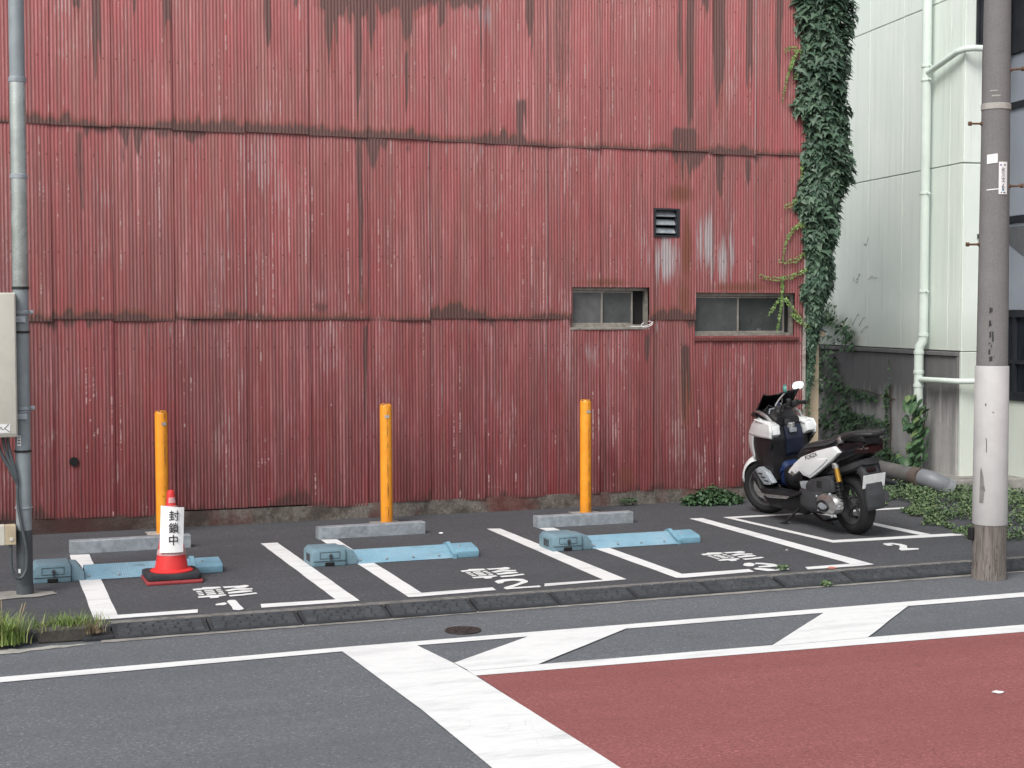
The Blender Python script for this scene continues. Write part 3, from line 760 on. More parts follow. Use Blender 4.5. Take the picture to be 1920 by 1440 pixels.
mp(MB().box(-.30, .60, -.42, .60, -.06, .14, .01, 2), 'plinth', M['concrete'])
# right-hand facade: mint dado, dark windows, pale cladding
mp(MB().box(.60, .639, -3.5, .49, .0, 1.0, .003, 1), 'dado', M['mint'])
mp(MB().box(.57, .639, -3.5, .49, 1.003, 1.05, .003, 1), 'window_sill', M['darkmetal'])
wq = MB().box(.58, .62, -3.5, .49, 1.95, 2.02).box(.585, .62, -3.5, .49, 1.053, 1.10).box(.583, .62, -3.5, .49, 1.42, 1.46)
for yy in (-3.4, -2.3, -1.2, -.1, .35): wq.box(.584, .621, yy - .025, yy + .025, 1.101, 1.949)
fr = mp(wq, 'window_frame', M['darkmetal'])
mp(MB().box(.625, .638, -3.5, .49, 1.055, 2.01), 'window_pane', M['darkglass'])
for za, zb in ((2.03, 3.02), (3.10, 4.32), (4.38, 4.93)):
    for ya, yb in ((-3.5, -1.75), (-1.74, .49)):
        mp(MB().box(.60, .639, ya, yb - .01, za, zb, .004, 1), 'cladding_panel', M['blue_panel'])
for z in (3.06, 4.35, 5.0): mp(MB().box(.575, .638, -3.5, .49, z - .036 if z < 5 else 4.935, z + .036 if z < 5 else 6.9), 'cladding_rail', M['darkmetal'])
mp(MB().prism([(-3.4, 2.98), (.45, 2.98), (-1.4, 2.1), (-3.4, 2.1)], .592, .599, 'x'), 'perforated_screen', plain('perforated_grey', (.16, .17, .185), .5, .3, bump=.3))
mp(MB().box(.14, .50, -.06, -.03, 5.02, 6.2).box(.10, .13, -.05, -.03, 5.02, 6.2), 'upper_window_frame', M['darkmetal'])
# drainpipe and its branches
def brk(z, x=-.12, y=.69):
    mp(MB().lathe([(.060, -.012), (.064, -.012), (.064, .012), (.060, .012)], 18, (x, y, z)).tube([(x, y - .06, z), (x, y - .10, z)], .012, 8), 'pipe_bracket', M['mint_pipe'], smooth=40)
pp = MB().tube([(-.12, .69, 7.3), (-.12, .69, 1.72), (-.125, .692, 1.66), (-.155, .708, 1.60), (-.16, .71, 1.54), (-.16, .71, -.02)], .055, 18)
mp(pp, 'drainpipe', M['mint_pipe'], smooth=50)
for z in (4.88, 4.72, 3.40, 2.25): brk(z)
for z, x, y in ((1.74, -.12, .69), (1.53, -.16, .71), (1.30, -.16, .71), (1.14, -.16, .71)):
    mp(MB().lathe([(.056, -.02), (.063, -.018), (.063, .018), (.056, .02)], 18, (x, y, z)), 'pipe_collar', M['mint_pipe'], smooth=40)
mp(MB().tube([(-.12, .68, 4.80), (-.12, .60, 4.81), (-.10, .02, 4.935), (-.06, -.10, 4.95), (.0, -.15, 4.952), (.40, -.16, 4.955)], .036, 12), 'branch_pipe', M['mint_pipe'], smooth=50)
mp(MB().tube([(-.16, .70, 1.215), (-.155, .1, 1.225), (-.12, -.10, 1.226), (-.06, -.15, 1.226), (.40, -.16, 1.228)], .032, 12), 'branch_pipe', M['mint_pipe'], smooth=50)
mp(MB().box(.17, .30, -.09, -.03, .92, 1.03, .006), 'outlet_cover', M['darkmetal'])
for z in (2.84,): mp(MB().box(.15, .20, -.06, -.03, z, z + .05, .004), 'cable_clip', M['darkmetal'])

# back of the gap between the two buildings
bw = MB().box(8.0, 12.4, 19.6, 19.8, -.05, 2.4).build('rear_wall', M['stained'], label='shadowed grey concrete wall at the back of the gap behind the ivy', cat='wall')

# grey plastic pipe lying along the foot of the mint building
gp = empty('ground_pipe', (10.2, 14.4, LOT), label='fat grey plastic pipe with an elbow lying at the foot of the stained concrete wall', cat='pipe')
PR = .095
MB().tube([(.35, 2.0, .17), (-.07, -.62, .17)], PR, 20).build('pipe_run', plain('grey_pvc_weathered', (.135, .13, .125), .6, var=.25, scale=8, dirt=.3, bump=.05), gp, smooth=50)
pts = []
for k in range(8):
    t = k / 7 * R(80)
    pts.append((-.075 + .20 * (1 - math.cos(t)), -.64 - .20 * math.sin(t), .172 - .09 * (k / 7) ** 2))
MB().tube(pts, PR + .008, 20).build('elbow', plain('grey_pvc', (.18, .19, .205), .45, var=.1, bump=.02), gp, smooth=50)
e = Vector(pts[-1]); dd = (Vector(pts[-1]) - Vector(pts[-2])).normalized()
MB().tube([e - dd * .03, e + dd * .05], PR + .016, 20).build('collar', plain('pale_grey_pvc', (.25, .265, .28), .45, var=.1, bump=.02), gp, smooth=50)
MB().tube([e + dd * .05, e + dd * .25 + Vector((0, 0, -.1))], PR, 20).build('pipe_end', M['void'], gp, smooth=50)
MB().tube([(-.045, -.45, .17), (-.07, -.62, .17)], PR + .012, 20).build('collar', plain('rust_brown_band', (.12, .09, .08), .6, bump=.1), gp, smooth=50)
# ================================================================== utility pole (right)
up = empty('utility_pole', (7.555, 9.42, 0), label='thick grey concrete utility pole with white wrap, right of the scooter', cat='utility pole')
def pr(z): return .128 - .0062 * z
MB().lathe([(pr(z), z) for z in np.linspace(.0, 8.0, 24)], 32).build('shaft', M['pole_conc'], up, smooth=40)
MB().lathe([(.137, -.02), (.133, .04), (.128, .12), (.129, .30), (.127, .44)], 32).build('foot', M['pole_foot'], up, smooth=40)
MB().lathe([(.130, .425), (.1325, .43), (.1275, 1.645), (.1245, 1.65)], 32, cap=False).build('white_wrap', M['pole_wrap'], up, smooth=40)
# torn flap and scribbles on the wrap
def on_pole(a, z, r_off=.0): 
    r = pr(z) + r_off; return (r * math.sin(a), -r * math.cos(a), z)
VA = -math.atan2(7.5, 9.43)     # facing direction towards the street camera side
def patch(name, a0, a1, z0, z1, mat, off=.004, parent=None, shear=0):
    n = 6; vs = []; fs = []
    for i in range(n + 1):
        a = VA + a0 + (a1 - a0) * i / n
        s_ = shear * i / n
        vs += [on_pole(a, z0 + s_, off), on_pole(a, z1 + s_, off)]
    for i in range(n): fs.append((2 * i, 2 * i + 2, 2 * i + 3, 2 * i + 1))
    return pmesh(name, vs, fs, mat, parent or up, True)
tornm = plain('torn_grey_patch', (.20, .195, .185), .9, bump=.3)
vs = [on_pole(VA + a, z, .012) for a, z in ((-.62, .60), (-.38, .60), (-.34, .72), (-.40, .80), (-.55, .88), (-.60, .84))]
pmesh('torn_patch', vs, [tuple(range(6))], tornm, up)
for q in ([(-.28, 1.10), (-.24, 1.05), (-.25, .99)], [(-.50, .72), (-.40, .70), (-.36, .73), (-.30, .69)], [(.05, 1.30), (.15, 1.295)]):
    MB().tube([on_pole(VA + a, z, .011) for a, z in q], .0022, 5).build('scratch', M['ink'], up)
patch('tack', -.36, -.30, 1.345, 1.365, M['ink'], .011)
# remains of black tape lettering
for a0, z0, wa, hz in ((-.22, 2.05, .10, .045), (-.11, 2.06, .09, .03), (-.24, 1.95, .13, .045), (-.12, 1.955, .05, .015), (-.20, 1.865, .11, .045), (-.04, 1.87, .09, .04), (-.03, 1.835, .1, .035), (-.23, 1.815, .09, .01), (-.10, 1.79, .06, .02), (-.24, 1.735, .11, .04), (-.19, 1.685, .2, .035), (.09, 1.71, .04, .015)):
    patch('tape_remnant', a0, a0 + wa, z0, z0 + hz, M['ink'], .003, shear=.006)
# address plate, sticker, bands
pl = patch('address_plate', .24, .86, 2.955, 3.20, M['paper'], .006); pl['label'] = 'narrow white address plate with black characters'
def on_plate(name, body, a, z, size, mat=None):
    q = on_pole(VA + a, z, .0085)
    t = text_mesh(name, body, size, mat or M['ink'], up, q, (R(90), 0, VA + a), sx=.8); return t
on_plate('plate_character', '氷', .54, 3.135, .045); on_plate('plate_character', '川', .54, 3.098, .042); on_plate('plate_character', '文', .54, 3.060, .042)
on_plate('plate_character', '6', .54, 3.010, .060)
patch('plate_mark', .46, .62, 2.980, 2.993, plain('plate_blue', (.15, .35, .5), .6, bump=0), .0075)
patch('plate_mark', .32, .42, 3.168, 3.182, plain('plate_violet', (.18, .2, .4), .6, bump=0), .0075)
patch('plate_mark', .58, .74, 3.172, 3.180, M['ink'], .0075); patch('plate_mark', .38, .46, 2.964, 2.972, M['ink'], .0075); patch('plate_mark', .56, .72, 2.963, 2.971, M['ink'], .0075)
patch('sticker', -.56, .16, 3.185, 3.255, M['paper'], .005, shear=.008)
patch('plate_strap', -.55, .26, 2.985, 2.993, M['paper'], .005, shear=.006)
patch('smear', -.3, .3, 3.695, 3.705, M['pad'], .002); patch('smear', -.45, .1, 3.735, 3.742, M['pad'], .002); 
MB().lathe([(pr(3.62) + .001, 3.60), (pr(3.62) + .006, 3.603), (pr(3.62) + .006, 3.645), (pr(3.62) + .001, 3.648)], 32, cap=False).build('band', M['pad'], up, smooth=40)
for a, z in ((-1.25, 3.50), (-1.25, 2.58), (1.35, 3.90), (1.35, 3.02)):
    p0 = Vector(on_pole(VA + a, z, -.02)); d_ = Vector((math.sin(VA + a), -math.cos(VA + a), 0))
    s_ = MB().tube([p0, p0 + d_ * .115], .008, 8).tube([p0 + d_ * .10, p0 + d_ * .122], .017, 10).tube([p0 + d_ * .015, p0 + d_ * .03], .015, 10)
    s_.build('step_bolt', M['rusty'], up, smooth=40)
MB().box(-.155, -.12, .02, .07, .30, .40, .008).build('cable_guard', M['blk'], up)

# ================================================================== steel pole (left)
sp = empty('steel_pole', (.524, 11.06, LOT), label='slim grey steel pole with dark painted foot and metal bands at the left edge', cat='pole')
rr = .056
MB().lathe([(rr, 0), (rr, .46)], 24).lathe([(rr + .004, 0), (rr + .004, .06), (rr + .001, .062)], 24).build('dark_foot', M['pole_dark'], sp, smooth=40)
MB().lathe([(rr - .003, .455), (rr - .003, 6.4)], 24).build('shaft', M['pole_grey'], sp, smooth=40)
MB().lathe([(rr - .001, 2.18), (rr, 2.19), (rr, 3.62), (rr - .001, 3.63)], 24, cap=False).build('sheet_sleeve', M['chrome_sleeve'], sp, smooth=40)
for z, h, mt in ((3.62, .02, 'galv'), (2.95, .018, 'galv'), (2.17, .01, 'blk'), (1.86, .008, 'blk'), (1.30, .006, 'galv'), (1.02, .008, 'blk'), (.62, .006, 'galv')):
    MB().lathe([(rr - .001, z - h), (rr + .004, z - h * .8), (rr + .004, z + h * .8), (rr - .001, z + h)], 24, cap=False).build('band', M[mt], sp, smooth=40)
for z in (2.0, 1.325):
    MB().lathe([(rr, z - .014), (rr + .006, z - .012), (rr + .006, z + .012), (rr, z + .014)], 24, cap=False).box(.052, .085, -.02, .0, z - .014, z + .014, .004).tube([(.075, -.045, z), (.075, .02, z)], .008, 8).build('bracket_band', M['galv'], sp, smooth=40)
def psticker(z0, z1, a0, a1, name, mat, r=rr + .002):
    n = 5; vs = []; fs = []
    for i in range(n + 1):
        a = a0 + (a1 - a0) * i / n
        vs += [(r * math.sin(a), -r * math.cos(a), z0), (r * math.sin(a), -r * math.cos(a), z1)]
    for i in range(n): fs.append((2 * i, 2 * i + 2, 2 * i + 3, 2 * i + 1))
    pmesh(name, vs, fs, mat, sp, True)
psticker(1.06, 1.135, -.75, -.25, 'sticker', M['paper'])
for k in range(3): psticker(1.075 + k * .02, 1.082 + k * .02, -.68 + .05 * k, -.35, 'sticker_print', M['ink'], rr + .003)
psticker(.16, .19, -.9, -.55, 'small_tag', M['paper'], rr + .003)
# concrete pad round the pole's foot
flat('pole_pad', [(-.4, 10.86), (.30, 10.88), (.62, 10.91), (.74, 10.98), (.72, 11.08), (.62, 11.15), (.10, 11.25), (-.4, 11.2)], LOT + .006, M['concrete'], lot, .015, .05)

cb = empty('control_box', (.33, 10.93, 1.19), label='cream metal control cabinet strapped to the steel pole at the left edge', cat='cabinet')
MB().box(-.26, .155, -.01, .18, 0, 1.005, .012, 3).build('casing', M['cream'], cb, smooth=40)
MB().box(-.25, .146, -.0165, -.0105, .02, .985, .004, 2).build('door', M['cream'], cb, smooth=40)
MB().box(.08, .22, .05, .09, .80, .84).box(.08, .22, .05, .09, .12, .16).build('bracket', M['galv'], cb)
stk = MB().box(-.13, .105, -.0195, -.0175, .033, .093).build('sticker', M['paper'], cb); stk['label'] = 'white sticker with black scribbled tag'
for q in ([(-.10, .085), (-.06, .045), (-.035, .082)], [(-.03, .07), (-.012, .072), (-.02, .05), (-.03, .056), (-.008, .052), (-.006, .07)], [(.0, .05), (.012, .078), (.018, .05), (.018, .034)], [(.02, .072), (.034, .06), (.045, .075), (.05, .058), (.062, .056)], [(.095, .092), (.066, .062), (.082, .052), (.104, .038)]):
    MB().tube([(x, -.0205, z) for x, z in q], .0022, 5).build('tag_stroke', M['ink'], cb)

pc = empty('power_cables', (.42, 10.95, 1.19), label='dark grey cables hanging from the cabinet and looping round the steel pole', cat='cable')
def bez(P, n=24):
    out = []
    for i in range(n + 1):
        t = i / n; Q = [Vector(p) for p in P]
        while len(Q) > 1: Q = [Q[k].lerp(Q[k + 1], t) for k in range(len(Q) - 1)]
        out.append(Q[0])
    return out
for k, dx in enumerate((-.02, .02, .05)):
    MB().tube(bez([(-.05 + dx, .08, .01), (-.05 + dx, .06, -.12), (.03 + dx * .5, .03, -.22), (.062, .045, -.34)], 12), .012, 8).build('cable', M['cable'], pc, smooth=50)
MB().tube(bez([(.062, .046, -.33), (.05, .04, -.5), (.085, .035, -.62), (.115, .03, -.80)], 16) + bez([(.115, .03, -.82), (.13, .03, -1.00), (.08, .02, -1.06), (-.02, .02, -1.02), (.01, .03, -.88), (.01, .04, -.76)], 20), .0115, 8).build('cable', M['cable'], pc, smooth=50)
ob = empty('outlet_box', (.39, 11.0, .45), label='small beige plastic socket box fixed to the steel pole', cat='socket box')
MB().prism([(-.10, .0), (-.10, .05), (-.04, .118), (.0, .12), (.0, -.02), (-.055, -.02), (-.055, .005)], -.03, .05, 'y', .004).build('hood', M['cream'], ob)
MB().box(.002, .075, -.035, .055, -.02, .118, .006).build('casing', plain('beige_plastic', (.50, .42, .29), .5, bump=.02), ob)
MB().lathe([(.012, -.041), (.014, -.038), (.014, -.034)], 14, (.045, 0, .02), 'y').build('knob', M['cream'], ob)

# ================================================================== bollards
bm_ = MB().lathe([(.0565, -.02), (.0565, 1.085), (.054, 1.103), (.046, 1.113), (.02, 1.117), (.002, 1.118)], 28)
b0 = bm_.build('bollard', M['bollard'], None, 45)
bl = MB().lathe([(.0572, .985), (.0572, 1.0)], 28, cap=False)
spots = [(1.843, 13.70, 1.0, 'left orange bollard, the one behind the traffic cone'), (3.923, 13.61, 1.022, 'middle orange bollard with a black rust patch halfway down'), (5.98, 13.60, 1.02, 'right orange bollard, nearest the warehouse windows')]
for i, (x, y, s, lb) in enumerate(spots):
    o = b0 if i == 0 else link(b0.copy())
    o.location = (x, y, LOT); o.scale = (1, 1, s); o.rotation_euler = (R(.3), R(-.35), R((17, -5, 8)[i]))
    tag(o, lb, 'bollard', 'orange bollards behind the wheel stops')
    MB().box(-.022, .022, -.0585, -.0572, .985, 1.012).build('label_sticker', M['pad'], o)
    flat('bollard_pad', [(x - .14, y - .10), (x + .14, y - .10), (x + .14, y + .12), (x - .14, y + .12)], LOT + .005, M['pad'], lot, .015, .05)

# ================================================================== wheel stops
ws = MB(); ws.prism([(0, 0), (0, .10), (.006, .106), (.10, .106), (.106, .10), (.106, 0), (.10, 0), (.10, .098), (.006, .098), (.006, 0)], 0, 1.0, 'x')
w0 = ws.build('wheel_stop', M['galv'])
for i, (x, y, L, lb) in enumerate([(.965, 12.78, .99, 'galvanised steel wheel stop behind the traffic cone'), (3.075, 12.83, .99, 'galvanised steel wheel stop in the middle bay'), (5.14, 12.80, .985, 'galvanised steel wheel stop in the bay next to the scooter')]):
    o = w0 if i == 0 else link(w0.copy())
    o.location = (x, y, LOT); o.scale = (L, 1, 1); o.rotation_euler = (0, 0, R((.8, 1.0, .2)[i]))
    tag(o, lb, 'wheel stop', 'steel wheel stops')
    e_ = MB().box(.001, .005, .007, .099, .001, .097).build('end_plate', M['galv'], o)

# ================================================================== flap locks
def make_lock():
    r = empty('parking_lock')
    MB().prism([(.0, .0), (.0, .105), (.03, .135), (.265, .135), (.27, .12), (.27, 0)], .0, .31, 'y', .012, 2).build('housing', M['lock_teal'], r, smooth=35)
    MB().prism([(.272, 0), (.272, .125), (.325, .12), (.365, .07), (.37, 0)], .02, .29, 'y', .010, 2).build('neck', M['lock_teal'], r, smooth=35)
    MB().box(.005, .268, -.004, .001, .040, .044).box(.06, .22, -.0035, .001, .062, .064).box(.06, .22, -.0035, .001, .112, .114).box(.06, .062, -.0035, .001, .064, .112).box(.218, .22, -.0035, .001, .064, .112).build('cover_seam', M['dkgrey'], r)
    MB().box(.10, .175, -.006, .004, .004, .032, .004).build('cable_slot', M['void'], r)
    MB().lathe([(.004, -.02), (.012, -.018), (.014, 0), (.014, .004)], 14, (.145, 0, .085), 'y').box(.140, .150, -.012, -.002, .05, .082).build('lock_barrel', M['dkgrey'], r, smooth=40)
    for k in range(4): MB().box(-.004, .002, .09 + k * .03, .105 + k * .03, .03, .09).build('vent_slot', M['dkgrey'], r)
    # flap lying down: a shallow ridge
    MB().prism([(.015, .004), (.20, .088), (.225, .086), (.30, .012), (.29, .004), (.21, .070), (.19, .070), (.03, .0)], .375, 1.25, 'x').build('flap_plate', M['tread'], r)
    MB().prism([(.012, 0), (.012, .05), (.04, .07), (.20, .095), (.28, .06), (.28, 0)], 1.20, 1.395, 'x', .010, 2).build('end_block', M['lock_cap'], r, smooth=35)
    MB().prism([(.0, .0), (.0, .04), (.19, .112), (.27, .085), (.27, .072), (.19, .098), (.008, .03), (.008, .0)], 1.165, 1.199, 'x').build('hinge_strip', M['lock_cap'], r)
    for x_, y_, z_ in ((.40, .05, .026), (.62, .05, .026), (.84, .05, .026), (1.06, .05, .026)):
        MB().lathe([(.001, .010), (.009, .008), (.011, .0)], 10).build('bolt', M['galv'], r, 40, loc=(x_, y_, z_), rot=(R(24), 0, 0))
    for x_, y_ in ((1.25, .10), (1.34, .20)):
        MB().lathe([(.001, .012), (.010, .010), (.012, .0)], 10).build('bolt', M['galv'], r, 40, loc=(x_, y_, .078))
    return r
lk0 = make_lock()
for i, (x, y, lb) in enumerate([(.60, 11.45, 'blue flap lock half hidden behind the traffic cone, left bay'), (2.69, 11.43, 'blue flap lock lying flat across the middle bay'), (4.74, 11.46, 'blue flap lock in the bay nearest the scooter')]):
    o = lk0 if i == 0 else copy_tree(lk0)
    o.location = (x, y, LOT); o.rotation_euler = (0, 0, R((.0, .3, -.2)[i])); tag(o, lb, 'parking lock', 'flap locks across the bays')

# ================================================================== traffic cone
tc = empty('traffic_cone', (1.575, 11.25, LOT), label='red traffic cone with a white closed notice taped round it', cat='traffic cone')
MB().box(-.205, .205, -.19, .185, 0, .028, .012, 2).build('foot_plate', M['cone_base_red'], tc)
MB().prism([(-.20, -.16), (-.17, -.18), (.17, -.18), (.20, -.16), (.20, .15), (.17, .18), (-.17, .18), (-.20, .15)], .030, .075, 'z', .014, 2).build('rubber_base', M['rubber'], tc, smooth=35)
MB().lathe([(.155, .072), (.158, .082), (.14, .092), (.125, .095)], 32).build('flange', M['cone_red'], tc, smooth=40)
CP = [(.122, .09), (.118, .12), (.034, .60), (.030, .615), (.030, .655), (.024, .672), (.004, .680)]
MB().lathe(CP, 32).build('cone_body', M['cone_red'], tc, smooth=40)
def cr_(z): return .118 + (.034 - .118) * (z - .12) / .48
def wrap(name, a0, a1, z0, z1, mat, off, lift=0, n=14):
    vs = []; fs = []
    for i in range(n + 1):
        t = i / n; a = a0 + (a1 - a0) * t
        for zz in (z0, (z0 + z1) / 2, z1):
            r_ = cr_(zz) + off + lift * abs(2 * t - 1) ** 4
            vs.append((r_ * math.sin(a), -r_ * math.cos(a), zz))
    for i in range(n):
        for k in range(2): fs.append((3 * i + k, 3 * i + 3 + k, 3 * i + 4 + k, 3 * i + 1 + k))
    return pmesh(name, vs, fs, mat, tc, True)
# the notice: a sheet curled round the cone, nearly flat at the top
VC = -R(8)
vs = []; fs = []; n = 16
def notice(s_, zz):
    t = (zz - .225) / .335
    y = -(.114 - .048 * t) - .004 + (3.2 + 1.2 * t) * s_ * s_
    x = s_ + .012 * t
    return (x * math.cos(VC) - y * math.sin(VC), x * math.sin(VC) + y * math.cos(VC), zz)
for j in range(6):
    for i in range(n + 1):
        s_ = (2 * i / n - 1) * .085
        vs.append(notice(s_, .225 + .335 * j / 5 - .10 * s_ * (j > 3)))
for j in range(5):
    for i in range(n): fs.append((j * (n + 1) + i, j * (n + 1) + i + 1, (j + 1) * (n + 1) + i + 1, (j + 1) * (n + 1) + i))
pn = pmesh('paper_notice', vs, fs, M['paper'], tc, True); pn['label'] = 'white paper notice with three black characters'
for ch_, zz in (('封', .490), ('鎖', .400), ('中', .312)):
    q = notice(.012, zz)
    text_mesh('printed_character', ch_, .082, M['ink'], tc, (q[0], q[1] - .0055, q[2]), (R(90 - 7), 0, VC), sx=.95, bold=.0008)
wrap('tape', -1.5, 1.5, .200, .243, M['tape'], .006); wrap('tape', -1.6, 1.6, .535, .565, M['tape'], .006)
wrap('tape', -.6, .9, .585, .625, M['tape'], .003)

# ================================================================== rubber kerb ramps
M['rubber_worn'] = plain('worn_black_rubber', (.055, .060, .067), .75, var=.3, scale=10, dirt=.4, dirtcol=(.11, .11, .11), bump=.2, spec=.3)
def make_ramp(W=.596):
    mb = MB()
    mb.prism([(-.015, .0), (-.015, .012), (.0, .016), (.19, .058), (.198, .060), (.198, 0)], 0, W, 'x')
    o = mb.build('kerb_ramp', M['rubber'])
    t = MB()
    def zt(y): return .016 + y / .19 * .042
    for r_, (ya, yb, nx) in enumerate(((.01, .045, 7), (.052, .095, 6), (.102, .14, 7), (.147, .182, 6))):
        for k in range(nx):
            a_, b_ = .02 + (W - .04) * k / nx + .005, .02 + (W - .04) * (k + 1) / nx - .005
            z0, z1 = zt(ya), zt(yb)
            h = .011
            bot = [(a_, ya, z0 - .002), (b_, ya, z0 - .002), (b_, yb, z1 - .002), (a_, yb, z1 - .002)]
            e_ = .006
            topv = [(a_ + e_, ya + e_, z0 + h), (b_ - e_, ya + e_, z0 + h), (b_ - e_, yb - e_, z1 + h), (a_ + e_, yb - e_, z1 + h)]
            t.rings([bot, topv])
    t.build('tread_blocks', M['rubber_worn'], o)
    return o
rp0 = make_ramp()
RX = [.985 + .606 * k for k in range(11)]
for i, x in enumerate(RX):
    o = rp0 if i == 0 else copy_tree(rp0)
    xx = x + (.012 if i >= 4 else 0) + (.01 if i > 7 else 0)
    o.location = (xx, 9.60 + random.uniform(-.006, .006) + (.008 if i > 3 else 0), random.uniform(-.001, .003))
    o.rotation_euler = (0, 0, R(random.uniform(-.5, .5)) if i else 0)
    if i < 10: lb = '%s full black rubber kerb ramp from the left in the row' % ORD[i]
    else: lb = 'black rubber kerb ramp behind the foot of the utility pole'
    tag(o, lb, 'kerb ramp', 'rubber kerb ramps along the lot edge')
for k in range(3):
    o = copy_tree(rp0); o.location = (7.67 + .606 * k, 9.6, 0); o.rotation_euler = (0, 0, 0)
    tag(o, ['black rubber kerb ramp just right of the utility pole', 'second black rubber kerb ramp right of the utility pole', 'third black rubber kerb ramp right of the utility pole'][k], 'kerb ramp', 'rubber kerb ramps along the lot edge')
re_ = MB().prism([(.983, 9.585), (.983, 9.828), (.89, 9.828), (.80, 9.72), (.78, 9.64), (.80, 9.59)], 0, .03, 'z', .010, 2).build('ramp_end', M['rubber'], label='rounded black rubber end piece at the left of the ramps', cat='kerb ramp')
# old kerb stone with grass on it
ks = MB().box(-.19, .14, -.09, .10, 0, .098, .018, 2)
for v in ks.bm.verts: v.co += Vector((random.uniform(-.008, .008), random.uniform(-.008, .008), random.uniform(-.01, .008)))
ks.build('kerb_stone', plain('mossy_kerb_stone', (.085, .078, .068), .95, var=.4, scale=22, dirt=.6, dirtcol=(.035, .033, .025), bump=.9, bscale=50), loc=(.72, 9.70, 0), label='short broken dark kerb stone with grass on top, left of the ramps', cat='kerb')
ks = MB().box(-.4, .16, -.08, .10, 0, .08, .015, 2)
ks.build('kerb_stone', plain('dark_kerb_stone', (.07, .068, .065), .95, var=.4, scale=22, dirt=.6, dirtcol=(.035, .033, .03), bump=.9, bscale=50), loc=(.33, 9.73, 0), label='dark kerb stone behind the tall grass tuft at the left edge', cat='kerb')

# valve cover in the road
vc = empty('valve_cover', (3.118, 9.055, .0), label='small round brown iron cover set in the road', cat='manhole cover')
irn = plain('brown_cast_iron', (.060, .050, .047), .6, .4, var=.4, scale=40, bump=.3)
MB().lathe([(.118, .002), (.118, .008), (.104, .008), (.102, .004)], 32, cap=False).build('ring', irn, vc)
MB().lathe([(.101, .002), (.101, .0065), (.001, .0065)], 32, cap=False).build('lid', irn, vc)
for k in range(12):
    a = k * R(30); r_ = .07 if k % 2 else .045
    MB().box(-.016, .016, -.005, .005, .006, .010, rot=None).build('stud', irn, vc, loc=(r_ * math.cos(a), r_ * math.sin(a), 0), rot=(0, 0, a))

# small litter
def lump(name, x, y, z, s, mat, lb, cat, flatz=.5):
    m_ = MB(); r = bmesh.ops.create_icosphere(m_.bm, subdivisions=2, radius=s)
    for v in m_.bm.verts: v.co = Vector((v.co.x * random.uniform(.8, 1.3), v.co.y * random.uniform(.7, 1.1), max(0, v.co.z) * flatz * random.uniform(.7, 1.2)))
    m_.build(name, mat, None, None, (x, y, z), label=lb, cat=cat)
lump('crumpled_paper', 4.20, 12.80, LOT + .002, .022, M['paper'], 'small crumpled white paper beside the middle wheel stop', 'litter')
lump('dead_leaf', 4.06, 12.1, LOT + .002, .022, M['dry'], 'dead brown leaf on the tarmac of the middle bay', 'litter', .25)
lump('dead_leaf', 5.22, 12.12, LOT + .002, .018, M['dry'], 'dead leaf between the middle bay line and the right lock', 'litter', .25)
lump('paper_scrap', 6.47, 9.93, LOT + .006, .035, plain('reddish_scrap', (.5, .18, .13), .8, bump=.1), 'scrap of red and white litter by the kerb near the third bay number', 'litter', .25)
lump('paper_scrap', 5.30, 6.52, .008, .03, M['paper'], 'torn white paper scrap lying on the red road surface', 'litter', .15)
lump('pebble', 6.62, 10.85, LOT, .012, M['pad'], 'pale pebble on the tarmac beside the right bay line', 'litter', .8)
lump('cigarette_end', 2.62, 11.2, LOT, .012, M['paper'], 'white cigarette end near the middle flap lock', 'litter', .8)
# ================================================================== scooter
# local frame: x forward, y left, z up, origin at the rear tyre's contact point
def pearl():
    g = G('pearl_white_paint'); n1 = g.noise(g.pos(), 6, 3)
    g.b.inputs['Coat Weight'].default_value = .6; g.b.inputs['Coat Roughness'].default_value = .06
    return g.out(g.mix(n1, (.70, .73, .73), (.78, .80, .80)), .3, 0, .5)
M['pearl'] = pearl()
M['navy'] = plain('matt_blue_plastic', (.011, .025, .085), .4, 0, var=.25, scale=10, bump=.1)
M['navy_dark'] = plain('dark_navy_plastic', (.007, .011, .028), .45, 0, var=.25, scale=10, bump=.1)
M['tyre'] = plain('tyre_rubber', (.016, .016, .017), .75, 0, var=.3, scale=20, bump=.4, bscale=90, spec=.3)
M['silver'] = plain('brushed_alloy', (.56, .56, .55), .3, .85, var=.15, scale=20, bump=.08)
M['alloy_dk'] = plain('dark_alloy', (.10, .10, .105), .45, .5, var=.2, scale=20, bump=.15)
M['gold'] = plain('gold_anodised', (.50, .28, .05), .3, .7, var=.1, bump=0)
M['red_lens'] = plain('red_tail_lens', (.014, .003, .003), .15, 0, bump=0)
M['smoke'] = plain('smoked_screen', (.010, .011, .013), .08, 0, bump=0)
M['mirror'] = plain('mirror_glass', (.85, .87, .87), .03, 1, var=0, bump=0)
M['teal'] = plain('teal_mirror_back', (.06, .22, .19), .3, 0, bump=0)
M['amber'] = plain('amber_lens', (.65, .22, .02), .2, 0, bump=0)

sc = empty('scooter', (7.70, 11.43, LOT), (R(-6), 0, R(90)), label='white and black maxi scooter on its side stand in front of the ivy corner', cat='scooter')
def S(mb, name, mat, smooth=38, parent=None, **k): return mb.build(name, mat, parent or sc, smooth, **k)

def loft(sections, n=18, p=2.6):
    """sections: (x, yc, zc, half width, half height[, p]) superellipse rings along x."""
    rs = []
    for s_ in sections:
        x, yc, zc, a, b = s_[:5]; q = s_[5] if len(s_) > 5 else p
        ring = []
        for k in range(n):
            t = 2 * math.pi * k / n; c, s2 = math.cos(t), math.sin(t)
            ring.append((x, yc + a * math.copysign(abs(c) ** (2 / q), c), zc + b * math.copysign(abs(s2) ** (2 / q), s2)))
        rs.append(ring)
    return MB().rings(rs)

